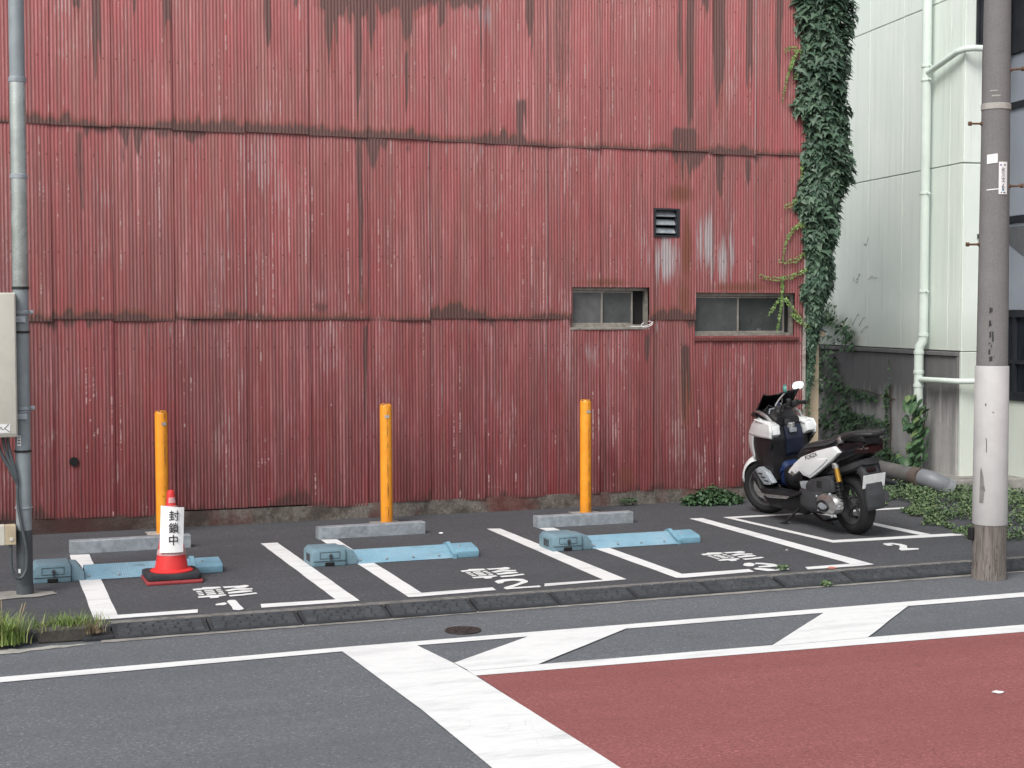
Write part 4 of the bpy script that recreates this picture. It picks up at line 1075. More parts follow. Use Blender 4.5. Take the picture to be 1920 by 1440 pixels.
def side(poly, y, th=.03, bev=.010, bulge=0.0):
    """side panel: outline in (x,z) standing off at y (left if positive), thickness inwards"""
    sg = 1 if y > 0 else -1
    mb = MB().prism(poly, y - sg * th, y, 'y', bev, 2)
    return mb

# ---- wheels
def wheel(cx, r, wd, name, steer=0.0, disc=True, cz=None):
    w_ = empty(name, (cx, 0, cz or r), (0, 0, steer)); w_.parent = sc
    prof = []
    h = r - wd * .62
    ri = h - .012
    for t in np.linspace(-1, 1, 15):
        a = t * R(98)
        prof.append((r - wd * .62 * (1 - math.cos(a)) * .72, wd * .5 * math.sin(a) / math.sin(R(98)) * (1.0 if abs(t) < .9 else .94)))
    prof = [(ri, -wd * .36)] + prof + [(ri, wd * .36)]
    MB().lathe(prof, 48, axis='y', cap=False).build('tyre', M['tyre'], w_, 50)
    gr = MB()
    for k in range(30):      # tread grooves as shallow dark blocks
        a = k * 2 * math.pi / 30
        for sd in (-1, 1):
            p = Vector((math.cos(a) * (r - .0045), sd * wd * .16, math.sin(a) * (r - .0045)))
            m_ = Matrix.Translation(p) @ Matrix.Rotation(-a, 4, 'Y') @ Matrix.Rotation(sd * R(32), 4, 'X') @ Matrix.Diagonal((.004, wd * .26, .007, 1))
            bmesh.ops.create_cube(gr.bm, size=1, matrix=m_)
    gr.build('tread_groove', M['void'], w_)
    rim = MB().lathe([(ri + .004, -wd * .37), (ri - .012, -wd * .36), (ri - .022, -wd * .2), (ri - .022, wd * .2), (ri - .012, wd * .36), (ri + .004, wd * .37)], 40, axis='y', cap=False)
    rim.lathe([(.012, -.05), (.045, -.045), (.05, 0), (.045, .045), (.012, .05)], 20, axis='y')
    for k in range(5):
        a = k * 2 * math.pi / 5 + .3
        for da in (-.10, .10):
            p0 = Vector((math.cos(a) * .035, 0, math.sin(a) * .035)); p1 = Vector((math.cos(a + da) * (ri - .015), 0, math.sin(a + da) * (ri - .015)))
            rim.tube([p0, p1], [.013, .010], 6)
    rim.build('rim', M['alloy_dk'], w_, 40)
    if disc:
        MB().lathe([(.045, .055), (.125, .055), (.125, .060), (.045, .060)], 32, axis='y', cap=False).build('brake_disc', M['silver'], w_, 40)
    return w_
ST = R(24)
wheel(0, .278, .145, 'rear_wheel', 0, False)
fw_ = wheel(1.51, .280, .122, 'front_wheel', ST)
# fork, fender
fk = MB()
for sd in (-1, 1):
    a = Vector((1.51 - sd * .085 * math.sin(ST), sd * .085 * math.cos(ST), .28)); b = Vector((1.34 - sd * .085 * math.sin(ST), sd * .085 * math.cos(ST), .72))
    fk.tube([a, a.lerp(b, .5), b], [.024, .022, .020], 12)
fk.box(1.47, 1.55, -.115, -.085, .22, .34, .01)
S(fk, 'fork', M['alloy_dk'])
V = []; F = []; na, nb = 14, 9
for i in range(na + 1):
    t = i / na; ang = R(8 + 112 * t); rr_ = .300 + .03 * math.sin(t * math.pi)
    for j in range(nb + 1):
        s_ = 2 * j / nb - 1; wid = .080 * (.75 + .3 * math.sin(t * math.pi)) ; r2 = rr_ - .06 * s_ * s_
        V.append((1.51 + (r2 * math.cos(ang)) * math.cos(ST) - s_ * wid * math.sin(ST), r2 * math.cos(ang) * math.sin(ST) + s_ * wid * math.cos(ST), .28 + r2 * math.sin(ang)))
for i in range(na):
    for j in range(nb): F.append((i * (nb + 1) + j, i * (nb + 1) + j + 1, (i + 1) * (nb + 1) + j + 1, (i + 1) * (nb + 1) + j))
fd = pmesh('front_fender', V, F, M['pearl'], sc, True)
m_ = fd.modifiers.new('thickness', 'SOLIDIFY'); m_.thickness = .006

# ---- front fairing shell: plan curve per height
FZ = [.46, .56, .66, .74, .82, .90, .96, 1.00]
FN = [1.63, 1.68, 1.72, 1.73, 1.70, 1.63, 1.55, 1.46]     # nose x
FR = [1.28, 1.20, 1.10, 1.02, .94, .92, .95, 1.04]         # rear edge x
FW = [.13, .17, .205, .225, .245, .25, .24, .215]          # half width
def shell(z, s, inset=0.0):
    n_, r_, w_ = (float(np.interp(z, FZ, q)) for q in (FN, FR, FW))
    a = abs(s)
    if a < .55:
        t = a / .55; x = n_ - (n_ - r_) * .42 * t ** 2.2; y = w_ * .72 * t
    else:
        t = (a - .55) / .45; x = n_ - (n_ - r_) * (.42 + .58 * t); y = w_ * (.72 + .28 * t ** .7)
    return (x - inset, math.copysign(max(0, y - inset), s), z)
def shell_mesh(name, mat, srange, zrange, ns=12, nz=8, inset=0.0, th=.012, zfun=None):
    V = []; F = []
    for i in range(nz + 1):
        for j in range(ns + 1):
            s_ = srange[0] + (srange[1] - srange[0]) * j / ns
            z0, z1 = (zrange if zfun is None else zfun(s_))
            V.append(shell(z0 + (z1 - z0) * i / nz, s_, inset))
    for i in range(nz):
        for j in range(ns): F.append((i * (ns + 1) + j, i * (ns + 1) + j + 1, (i + 1) * (ns + 1) + j + 1, (i + 1) * (ns + 1) + j))
    o = pmesh(name, V, F, mat, sc, True)
    q = o.modifiers.new('thickness', 'SOLIDIFY'); q.thickness = th; q.offset = 0
    return o
for sg in (1, -1):
    shell_mesh('shoulder_fairing', M['pearl'], (sg * .30, sg * 1.0), (.83, .985), zfun=lambda s_: (.795 + .03 * abs(s_), 1.0 - .10 * max(0, abs(s_) - .62)))
    shell_mesh('side_fairing', M['blk'], (sg * .42, sg * 1.0), (.46, .82), inset=.012, zfun=lambda s_: (.46 + .0 * s_, .802 + .03 * abs(s_)))
    shell_mesh('nose_side', M['pearl'], (sg * .16, sg * .54), (.5, .83), zfun=lambda s_: (.54 + .10 * (abs(s_) - .16), .82 + .03 * abs(s_)))
shell_mesh('nose', M['pearl'], (-.30, .30), (.80, 1.0))
shell_mesh('headlight', plain('headlight_lens', (.16, .17, .18), .08, 0, bump=0), (-.17, .17), (.60, .80), inset=.004)
shell_mesh('nose_grille', M['blk'], (-.45, .45), (.46, .62), inset=.02)
# shoulder top pads close the fairing towards the rider
for sg in (1, -1):
    S(loft([(1.36, sg * .13, .975, .05, .010), (1.22, sg * .16, .972, .055, .016), (1.05, sg * .18, .955, .05, .024), (.95, sg * .185, .93, .045, .028)]), 'shoulder_top', M['pearl'])
    S(side([(.93, .86), (.945, .94), (1.00, .97), (1.06, .93), (1.08, .84), (1.0, .82)], sg * .235, .09, .012), 'glovebox_lid', M['pearl'])
# dash and screen
S(loft([(1.55, 0, 1.00, .10, .03), (1.42, 0, 1.02, .16, .045), (1.25, 0, 1.035, .17, .05), (1.10, 0, 1.01, .15, .05), (1.03, 0, .97, .13, .04)]), 'dashboard', M['blk'])
for sg in (1, -1): S(MB().tube([(1.34, sg * .165, 1.055), (1.22, sg * .19, 1.06), (1.10, sg * .185, 1.02), (1.05, sg * .17, .985)], [.010, .018, .018, .010], 8), 'dash_trim', M['silver'])
V = []; F = []; na, nb = 8, 14
for i in range(na + 1):
    t = i / na
    for j in range(nb + 1):
        s_ = 2 * j / nb - 1
        wv = (.185 + .015 * t) 
        x = 1.60 - .30 * t - (.26 - .05 * t) * abs(s_) ** 2.0
        z = 1.00 + t * (.20 + .055 * abs(s_) ** 1.5 - (.05 if abs(s_) < .25 else 0) * 0)
        V.append((x, s_ * wv, z))
for i in range(na):
    for j in range(nb): F.append((i * (nb + 1) + j, i * (nb + 1) + j + 1, (i + 1) * (nb + 1) + j + 1, (i + 1) * (nb + 1) + j))
ws_ = pmesh('windscreen', V, F, M['smoke'], sc, True); q = ws_.modifiers.new('thickness', 'SOLIDIFY'); q.thickness = .006
# leg shield inner wall, blue centre
S(MB().prism([(1.05, .40), (1.22, .38), (1.24, .95), (1.06, .98), (1.00, .80)], -.20, .20, 'y', .02), 'leg_shield', M['blk'])
S(MB().prism([(.985, .66), (1.03, .62), (1.05, .90), (1.01, .93), (.975, .80)], -.13, .06, 'y', .01), 'inner_panel', M['navy_dark'])
S(MB().prism([(.978, .80), (.985, .70), (1.03, .66), (1.04, .80)], -.06, .03, 'y', .006), 'inner_panel_insert', M['navy'])
S(MB().box(.955, .985, -.05, .02, .86, .90, .005), 'shield_clip', M['galv'])
# tunnel
S(loft([(1.30, 0, .50, .12, .16), (1.15, 0, .49, .115, .16), (1.03, 0, .46, .11, .13), (.98, 0, .45, .105, .10)], p=3.5), 'tunnel', M['navy'])
S(loft([(.99, 0, .44, .11, .10), (.85, 0, .44, .125, .11), (.70, 0, .46, .14, .13), (.60, 0, .48, .15, .16)], p=3.5), 'tunnel_rear', M['blk'])
for sg in (1, -1):
    S(side([(1.24, .60), (1.08, .70), (1.04, .64), (1.14, .55), (1.00, .50), (1.04, .46), (1.20, .47), (1.26, .54)], sg * .125, .02, .006), 'tunnel_trim', M['navy'])
    # footboard and lower cowl
    S(MB().prism([(1.16, .335), (1.22, .42), (1.30, .47), (1.32, .44), (1.24, .36), (1.14, .285), (.62, .305), (.50, .34), (.50, .37), (.64, .335)], sg * .13, sg * .285, 'y', .010), 'footboard', M['blk'])
    S(MB().prism([(1.13, .283), (1.02, .258), (.68, .285), (.64, .305), (.66, .312), (1.02, .290)], sg * .262, sg * .292, 'y', .004), 'footboard_trim', M['silver'])
    S(side([(1.28, .50), (1.20, .535), (1.08, .50), (.965, .40), (1.02, .375), (1.13, .37), (1.20, .42)], sg * .262, .06, .010), 'scuff_plate', M['galv'])
    for k in range(3): S(MB().box(1.02 + .055 * k, 1.10 + .055 * k, sg * .258, sg * .2645, .0, .012, rot=None), 'scuff_slot', M['blk'], loc=(.01, 0, .405 + .03 * k))
    S(side([(1.30, .44), (1.34, .20), (1.20, .13), (.60, .12), (.46, .20), (.46, .36), (.62, .31), (1.14, .29)], sg * .165, .10, .03), 'lower_cowl', M['blk'])
    # body side panels
    S(side([(.74, .52), (.70, .555), (.60, .625), (.48, .692), (.20, .775), (-.07, .835), (-.15, .785), (-.0, .69), (.20, .58), (.35, .505), (.47, .52), (.53, .555), (.64, .505)], sg * .222, .05, .012), 'side_panel', M['pearl'])
    S(side([(.48, .565), (.40, .53), (.34, .53), (.10, .66), (.02, .72), (.2, .70)], sg * .232, .03, .009), 'side_panel_crease', M['pearl'])
    S(side([(.69, .51), (.66, .545), (.62, .535), (.63, .50)], sg * .228, .02, .004), 'side_badge', M['silver'])
    S(side([(.52, .46), (.50, .40), (.42, .395), (.38, .44), (.43, .47)], sg * .235, .05, .010), 'passenger_peg', M['galv'])
    S(loft([(.42, sg * .17, .62, .035, .14), (.10, sg * .17, .72, .035, .10), (-.16, sg * .15, .79, .03, .075), (-.34, sg * .10, .84, .025, .05)]), 'tail_side', M['blk_gloss'])
text_mesh('maker_lettering', 'FORZA', .052, M['ink'], sc, (.30, .2245, .715), Matrix(((-.962, .272, 0), (0, 0, 1), (.272, .962, 0))).to_euler(), 1.3, .0008)
# seat
S(loft([(.80, 0, .60, .06, .03), (.72, 0, .65, .11, .06), (.58, 0, .72, .145, .075), (.42, 0, .755, .165, .075), (.25, 0, .785, .17, .075), (.10, 0, .815, .165, .085), (.02, 0, .85, .155, .080), (-.05, 0, .875, .15, .070), (-.10, 0, .87, .14, .06)], 24), 'seat', M['blk_soft'])
S(loft([(-.02, 0, .865, .135, .06), (-.10, 0, .895, .145, .055), (-.23, 0, .905, .135, .05), (-.32, 0, .90, .11, .04), (-.36, 0, .89, .08, .025)], 24), 'passenger_seat', M['blk_soft'])
for sg in (1, -1):
    S(MB().tube([(.50, sg * .158, .765), (.30, sg * .170, .80), (.12, sg * .168, .83), (.0, sg * .157, .868), (-.06, sg * .15, .895)], [.004, .010, .013, .012, .004], 8), 'seat_stripe', M['dkgrey'])
    S(MB().tube([(-.04, sg * .165, .83), (-.15, sg * .185, .90), (-.26, sg * .17, .94), (-.38, sg * .12, .955), (-.44, sg * .05, .95)], [.014, .020, .020, .020, .020], 10), 'grab_rail', M['blk'])
    S(MB().lathe([(.002, sg * .212), (.026, sg * .207), (.030, sg * .195), (.030, sg * .17)], 18, (-.15, 0, .895), 'y'), 'rail_boss', M['silver'])
S(MB().tube([(-.44, .055, .95), (-.46, 0, .95), (-.44, -.055, .95)], .020, 10).prism([(-.33, -.09), (-.33, .09), (-.46, .06), (-.46, -.06)], .935, .965, 'z', .008), 'rail_bridge', M['blk'])
# tail
S(loft([(.50, 0, .58, .17, .16), (.20, 0, .66, .17, .15), (-.08, 0, .745, .155, .11), (-.26, 0, .80, .12, .075), (-.35, 0, .82, .09, .05)], 20, 3), 'tail_body', M['blk'])
S(loft([(-.27, 0, .80, .115, .05), (-.35, 0, .81, .10, .045), (-.385, 0, .81, .07, .03)], 18, 3), 'tail_light', M['red_lens'])
for sg in (1, -1): S(loft([(-.22, sg * .13, .80, .02, .035), (-.33, sg * .115, .81, .02, .03), (-.36, sg * .10, .81, .01, .015)]), 'rear_indicator', M['red_lens'])
S(loft([(.30, 0, .56, .15, .05), (.0, 0, .60, .14, .05), (-.2, 0, .66, .11, .05), (-.32, 0, .70, .09, .03)], 16, 3), 'under_tail', M['dkgrey'])
# mudguard, plate
S(MB().prism([(-.14, .70), (-.26, .70), (-.325, .56), (-.36, .40), (-.365, .29), (-.33, .26), (-.315, .31), (-.30, .42), (-.255, .56), (-.18, .64)], -.085, .085, 'y', .01), 'mudguard', M['dkgrey'])
pl_ = empty('number_plate', (-.338, 0, .525), (0, R(-15), 0)); pl_.parent = sc
MB().box(-.004, .0, -.115, .115, -.0625, .0625, .003).build('plate', plain('plate_white', (.80, .82, .82), .5, 0, var=.12, scale=24, bump=0), pl_)
MB().box(.0005, .010, -.10, .10, -.05, .065).build('plate_bracket', M['blk'], pl_)
S(MB().box(-.325, -.29, -.045, .045, .605, .635, .006), 'reflector', M['red_lens'])
for sg in (): S(MB().tube([(-.36, sg * .06, .63), (-.37, sg * .16, .63)], .010, 8).lathe([(.002, .0), (.022, .01), (.026, .03), (.02, .05)], 14, (-.37, sg * .155 - .02, .63), 'y'), 'indicator', M['amber'])
# engine, transmission case, shocks
S(loft([(.56, .12, .30, .10, .11), (.40, .17, .31, .075, .135), (.20, .185, .32, .07, .12), (.0, .185, .31, .06, .10), (-.06, .18, .30, .05, .08)], 18, 3), 'transmission_case', M['dkgrey'])
cov = MB()
rs = []
for x_, sc_ in ((.185, 1.0), (.235, 1.0), (.262, .90), (.272, .62), (.273, .30)):
    ring = []
    for k in range(28):
        t = 2 * math.pi * k / 28
        rx_ = .175 * (1 if math.cos(t) > 0 else .92); rz_ = .095
        ring.append((.045 + rx_ * sc_ * math.copysign(abs(math.cos(t)) ** .8, math.cos(t)), x_, .305 + rz_ * sc_ * math.copysign(abs(math.sin(t)) ** .8, math.sin(t)) + .03 * sc_ * math.cos(t) * -.3))
    rs.append(ring)
cov.rings(rs); S(cov, 'clutch_cover', M['silver'])
rg = MB().tube([(.09 + .088 * math.cos(t) , .2745, .288 + .042 * math.sin(t)) for t in np.linspace(0, 2 * math.pi, 25)], .012, 8); S(rg, 'cover_ring', M['blk'])
S(MB().lathe([(.002, .284), (.06, .280), (.066, .274)], 24, (0, 0, 0), 'y'), 'cover_badge', M['galv'], loc=(.09, 0, .288)).scale = (1.1, 1, .5)
S(MB().prism([(.42, .39), (.40, .46), (.33, .50), (.08, .555), (-.03, .535), (-.05, .42), (.10, .40), (.30, .365)], .12, .245, 'y', .022), 'air_box', M['dkgrey'])
for k in range(4): S(MB().box(-.005, .006, .244, .249, -.03, .035, rot=(0, R(-12), 0)), 'air_slot', M['void'], loc=(.13 + .022 * k, 0, .47))
S(MB().box(.38, .75, -.12, .12, .14, .36, .04), 'engine_block', M['alloy_dk'])
for k in range(5): S(MB().lathe([(.010, .262), (.013, .258), (.013, .24)], 10, (.0, 0, 0), 'y'), 'case_bolt', M['galv'], loc=(.19 * math.cos(k * 1.25 + .6) + .05, 0, .30 + .105 * math.sin(k * 1.25 + .6)))
for sg in (1, -1):
    a, b = Vector((-.03, sg * .19, .66)), Vector((-.10, sg * .19, .30))
    S(MB().tube([a, b], .018, 10), 'shock_damper', M['blk'])
    sp_ = []
    for i in range(90):
        t = i / 89; c_ = a.lerp(b, .22 + .70 * t); ang = t * 2 * math.pi * 8
        sp_.append(c_ + Vector((.030 * math.cos(ang), .030 * math.sin(ang), 0)))
    S(MB().tube(sp_, .0065, 6), 'shock_spring', M['blk'])
    S(MB().tube([a + Vector((-.055, sg * .02, -.02)), a + Vector((-.085, sg * .02, -.14))], .024, 14), 'shock_reservoir', M['gold'] if sg > 0 else M['blk'])
    S(MB().tube([a + Vector((-.050, sg * .02, .012)), a + Vector((-.055, sg * .02, -.02))], .025, 14).tube([a + Vector((0, 0, .02)), a + Vector((-.005, 0, -.025))], .026, 14), 'shock_cap', M['silver'])
S(MB().tube([(.42, -.15, .22), (.20, -.20, .25), (.02, -.215, .28), (-.16, -.215, .34)], [.03, .05, .062, .058], 16), 'exhaust', M['alloy_dk'])
S(MB().box(-.06, .10, -.21, -.12, .26, .34, .02), 'swing_arm', M['alloy_dk'])
# stands
S(MB().tube([(.66, .14, .20), (.74, .22, .10), (.80, .262, .035)], [.014, .012, .010], 8).box(.76, .86, .235, .285, .026, .036, .003), 'side_stand', M['blk'])
S(MB().tube([(.52, .12, .16), (.30, .15, .10), (.12, .16, .10)], .014, 8).tube([(.52, -.12, .16), (.30, -.15, .10), (.12, -.16, .10)], .014, 8).tube([(.30, -.15, .10), (.30, .15, .10)], .012, 8), 'centre_stand', M['blk'])
# handlebar (turned to the left lock)
hb = empty('handlebar', (1.12, 0, 1.05), (0, 0, R(38))); hb.parent = sc
MB().tube([(.06, 0, .0), (.0, .10, .05), (-.06, .24, .055), (-.10, .37, .04)], .013, 10).tube([(.06, 0, .0), (.0, -.10, .05), (-.06, -.24, .055), (-.10, -.37, .04)], .013, 10).box(-.02, .08, -.07, .07, -.06, .03, .02).build('bar', M['blk'], hb, 40)
for sg in (1, -1):
    MB().tube([(-.065, sg * .25, .055), (-.10, sg * .37, .04)], .019, 12).lathe([(.020, 0), (.023, .004), (.023, .014), (.016, .018)], 12, (-.103, sg * .375 - .009, .04), 'y').build('grip', M['blk_soft'], hb, 40)
    MB().box(-.09, -.02, sg * .17, sg * .25, .02, .085, .014).build('switch_box', M['blk'], hb, 40)
    MB().tube([(-.02, sg * .20, .06), (.02, sg * .26, .055), (-.02, sg * .38, .035)], .007, 8).build('lever', M['galv'], hb, 40)
    MB().lathe([(.024, 0), (.026, .01), (.026, .04), (.022, .045)], 14, (-.02, sg * .15, .06)).build('fluid_reservoir', M['navy'] if sg > 0 else M['blk'], hb, 40)
MB().box(-.075, -.055, .19, .215, .03, .05, .003).build('starter_button', M['red_lens'], hb)
MB().box(-.09, -.05, -.02, .10, -.12, -.06, .01).build('key_housing', M['dkgrey'], hb)
MB().box(-.13, -.07, .02, .09, -.15, -.10, .008).build('phone_mount', M['silver'], hb)
MB().tube([(.0, .06, .05), (-.03, .05, .10), (-.02, .02, .13)], .007, 8).build('brake_hose', M['blk'], hb, 40)
MB().box(-.05, .0, .10, .15, .06, .10, .008).build('master_cylinder', M['silver'], hb)
MB().tube([(.05, .03, .03), (.11, .05, .07), (.14, .10, .02)], .006, 8).build('brake_hose', M['blk'], hb, 40)
# mirrors
def mirror(c, d, stem0, face, name, backmat):
    r_ = empty(name, (0, 0, 0)); r_.parent = sc
    MB().tube(bez([stem0, (Vector(stem0) + Vector(c)) / 2 + Vector((.02, 0, .03)), Vector(c) + Vector((0, 0, -.05)), c], 8), .008, 8).build('stem', M['silver'], r_, 40)
    nrm = Vector(d).normalized(); rot = nrm.to_track_quat('Z', 'Y').to_euler()
    sh = []
    for k in range(24):
        t = 2 * math.pi * k / 24; sh.append((.060 * math.copysign(abs(math.cos(t)) ** .75, math.cos(t)), .042 * math.copysign(abs(math.sin(t)) ** .75, math.sin(t))))
    sh = [(x + .22 * y, y) for x, y in sh]
    o = MB().rings([[(x * .6, y * .6, -.035) for x, y in sh], [(x * .9, y * .9, -.025) for x, y in sh], [(x, y, -.004) for x, y in sh], [(x, y, .0) for x, y in sh]]).build('mirror_shell', backmat, r_, 40, loc=c, rot=rot)
    MB().face([(x * .93, y * .93, .0015) for x, y in sh]).build('mirror_glass', M['mirror'], r_, None, loc=c, rot=rot)
mirror((1.33, -.33, 1.255), (-.86, .42, .28), (1.22, -.16, 1.10), 0, 'mirror', M['blk'])
mirror((.90, .06, 1.29), (-.55, -.83, .05), (.98, .16, 1.11), 0, 'mirror', M['teal'])
# ================================================================== vegetation
IVY = np.array([(0, 0, .10), (.30, -.03, .34), (.62, .05, .16), (.44, -.02, -.14), (.20, .0, -.30), (0, .06, -.95), (-.20, .0, -.30), (-.44, -.02, -.14), (-.62, .05, .16), (-.30, -.03, .34), (0, -.07, -.20)])
IVYF = [(10, i, i + 1) for i in range(9)] + [(10, 9, 0)]
OVAL = np.array([(0, 0, .0), (.26, -.04, -.22), (.30, -.03, -.50), (.16, .0, -.80), (0, .05, -1.0), (-.16, .0, -.80), (-.30, -.03, -.50), (-.26, -.04, -.22), (0, -.09, -.45)])
OVALF = [(8, i, i + 1) for i in range(7)] + [(8, 7, 0)]

def rotm(rx, ry, rz):
    return np.array(Euler((rx, ry, rz)).to_matrix())

def leaf_mass(name, places, mat, parent, base=IVY, faces=IVYF, kind=None, **kw):
    """places: (pos, rx, ry, rz, size); all leaves joined in one mesh."""
    nV = len(base); V = np.empty((len(places) * nV, 3)); Fc = np.array(faces); F = np.empty((len(places) * len(faces), 3), int); rn = np.empty(len(places) * nV)
    for i, (p, rx, ry, rz, s) in enumerate(places):
        V[i * nV:(i + 1) * nV] = (base * s) @ rotm(rx, ry, rz).T + np.array(p)
        F[i * len(faces):(i + 1) * len(faces)] = Fc + i * nV; rn[i * nV:(i + 1) * nV] = random.random()
    o = npmesh(name, V, F, mat, parent, False, {'rnd': rn})
    return tag(o, kind=kind, **kw)

def leaf_object(mesh, p, rx, ry, rz, s, parent, name='leaf'):
    o = bpy.data.objects.new(name, mesh); o.location = p; o.rotation_euler = (rx, ry, rz); o.scale = (s, s, s)
    return link(o, parent)
def leaf_me(name, base, faces, mat):
    me = bpy.data.meshes.new(name); me.from_pydata([tuple(v) for v in base], [], faces); me.materials.append(mat); me.update(); return me
IVYME = leaf_me('leaf', IVY, IVYF, M['ivy']); YIVYME = leaf_me('leaf', IVY, IVYF, M['ivy_young']); OVME = leaf_me('leaf', OVAL, OVALF, M['plantleaf'])

# --- ivy column on the warehouse corner
iv = empty('climbing_ivy', (8.9, 13.95, LOT), label='tall dark green ivy column climbing the right corner of the red warehouse', cat='ivy')
def ivp(o): o.parent = iv; o.matrix_parent_inverse = Matrix.Translation((-8.9, -13.95, -LOT)); return o
SEC = [(1.0, 8.79, 8.83, .03), (1.5, 8.78, 8.86, .05), (1.85, 8.78, 8.87, .06), (2.1, 8.78, 8.98, .14), (2.35, 8.75, 9.09, .18), (2.7, 8.72, 9.14, .22), (3.1, 8.69, 9.16, .25), (3.7, 8.68, 9.27, .28), (4.1, 8.66, 9.30, .30), (4.9, 8.62, 9.28, .30), (5.5, 8.58, 9.22, .30), (6.8, 8.5, 9.2, .30)]
def sec(z):
    zz = [s[0] for s in SEC]
    return [float(np.interp(z, zz, [s[k] for s in SEC])) for k in (1, 2, 3)]
places = []; front = []
for i in range(9500):
    z = random.uniform(1.0, 5.95) if i % 12 else random.uniform(1.0, 2.4)
    x0, x1, dp = sec(z)
    x0 += .05 * math.sin(z * 5.3) + .03 * math.sin(z * 13); x1 += .06 * math.sin(z * 3.7 + 1) + .03 * math.sin(z * 11)
    phi = R(random.uniform(-105, 120))
    rad = random.uniform(.72, 1.06)
    lumpf = 1 + .16 * math.sin(z * 7 + phi * 2.3) + .10 * math.sin(z * 17 + phi * 5)
    cx, rx_ = (x0 + x1) / 2, (x1 - x0) / 2
    p = (cx + rx_ * math.sin(phi) * rad * (.9 + .1 * lumpf), 14.08 - dp * math.cos(phi) * rad * lumpf, z)
    s = random.choice([random.uniform(.03, .06), random.uniform(.05, .105)]) * (1 if z > 2.2 else .75)
    pl_ = (p, R(random.uniform(-75, -12)), R(random.uniform(-25, 25)), phi * .8 + R(random.uniform(-35, 35)), s)
    if rad * lumpf > 1.05 and math.cos(phi) > .1 and z < 5.4 and len(front) < 260 and random.random() < .5: front.append(pl_)
    else: places.append(pl_)
for i in range(4500):      # older inner leaves close the gaps
    z = random.uniform(2.15, 5.95); x0, x1, dp = sec(z)
    phi = R(random.uniform(-100, 120)); rad = random.uniform(.25, .8)
    places.append((((x0 + x1) / 2 + (x1 - x0) / 2 * math.sin(phi) * rad, 14.08 - dp * math.cos(phi) * rad, z), R(random.uniform(-60, 0)), R(random.uniform(-35, 35)), phi * .7 + R(random.uniform(-45, 45)), random.uniform(.07, .12)))
leafm = leaf_mass('foliage', places, M['ivy'], None, kind='stuff'); ivp(leafm)
for q in front: ivp(leaf_object(IVYME, *q, None))
st = MB()
for k in range(2):
    x = 8.84 + .05 * k; pts = []
    for z in np.linspace(2.4, 5.8, 22): pts.append((x + .04 * math.sin(z * 2 + k), 14.0 + .02 * math.sin(z * 3 + k), float(z)))
    st.tube(pts, .006, 6)
ivp(st.build('stem', M['twig'], None, smooth=60))
# young runners reaching across the sheets and the wall end
def runner(pts, n, s, parent_fn, mat=M['ivy_young'], both=.028, yoff=-.02, nm='runner', flatten=True):
    P = bez(pts, n); pl_ = []
    for i, p in enumerate(P):
        for sd in (-1, 1):
            pl_.append(((p.x + random.uniform(-.006, .006), p.y + yoff, p.z + sd * both * random.uniform(.2, .9)), R(random.uniform(-50, -5)), R(random.uniform(-40, 40)), R(random.uniform(-35, 35)), s * random.uniform(.65, 1.25) * (1 - .45 * i / n)))
    m_ = leaf_mass(nm, pl_, mat, None); parent_fn(m_)
    parent_fn(MB().tube([(q.x, q.y + yoff * .3, q.z) for q in P], .0025, 5).build('runner_stem', M['twig'], None))
yw = 14.02
for pts, n, s in (([(8.66, yw, 4.86), (8.55, yw, 4.92), (8.47, yw, 4.85)], 10, .034), ([(8.62, yw, 4.84), (8.50, yw, 4.70), (8.44, yw, 4.30)], 26, .036), ([(8.70, yw, 4.72), (8.64, yw, 4.62), (8.58, yw, 4.58)], 8, .034), ([(8.72, yw, 3.72), (8.67, yw, 3.62), (8.70, yw, 3.50)], 10, .04),
                  ([(8.74, yw, 3.40), (8.64, yw, 3.22), (8.48, yw, 3.20)], 18, .032), ([(8.74, yw, 3.02), (8.50, yw, 3.00), (8.46, yw, 2.62)], 26, .034), ([(8.74, yw, 2.70), (8.60, yw, 2.58), (8.42, yw, 2.62)], 16, .03), ([(8.76, yw, 2.53), (8.5, yw, 2.38), (8.18, yw, 2.45)], 30, .030),
                  ([(8.46, yw, 2.43), (8.47, yw, 2.2), (8.40, yw, 1.86)], 26, .040), ([(8.50, yw, 2.2), (8.60, yw, 2.1), (8.70, yw, 1.98)], 14, .036), ([(8.58, yw, 2.05), (8.66, yw, 1.98), (8.8, yw, 1.90)], 12, .034), ([(8.42, yw, 2.2), (8.34, yw, 2.1), (8.30, yw, 2.05)], 8, .03)):
    runner(pts, n, s, ivp)
for pts, n, s in (([(8.86, 14.1, 1.9), (8.83, 14.1, 1.4), (8.86, 14.1, .75)], 40, .05), ([(8.9, 14.1, 1.75), (8.94, 14.1, 1.5), (8.88, 14.1, 1.25)], 16, .045), ([(8.8, 14.1, 1.32), (8.9, 14.1, 1.30), (9.04, 14.1, 1.31)], 10, .035)):
    runner(pts, n, s, ivp, M['weed'], .05, -.03)

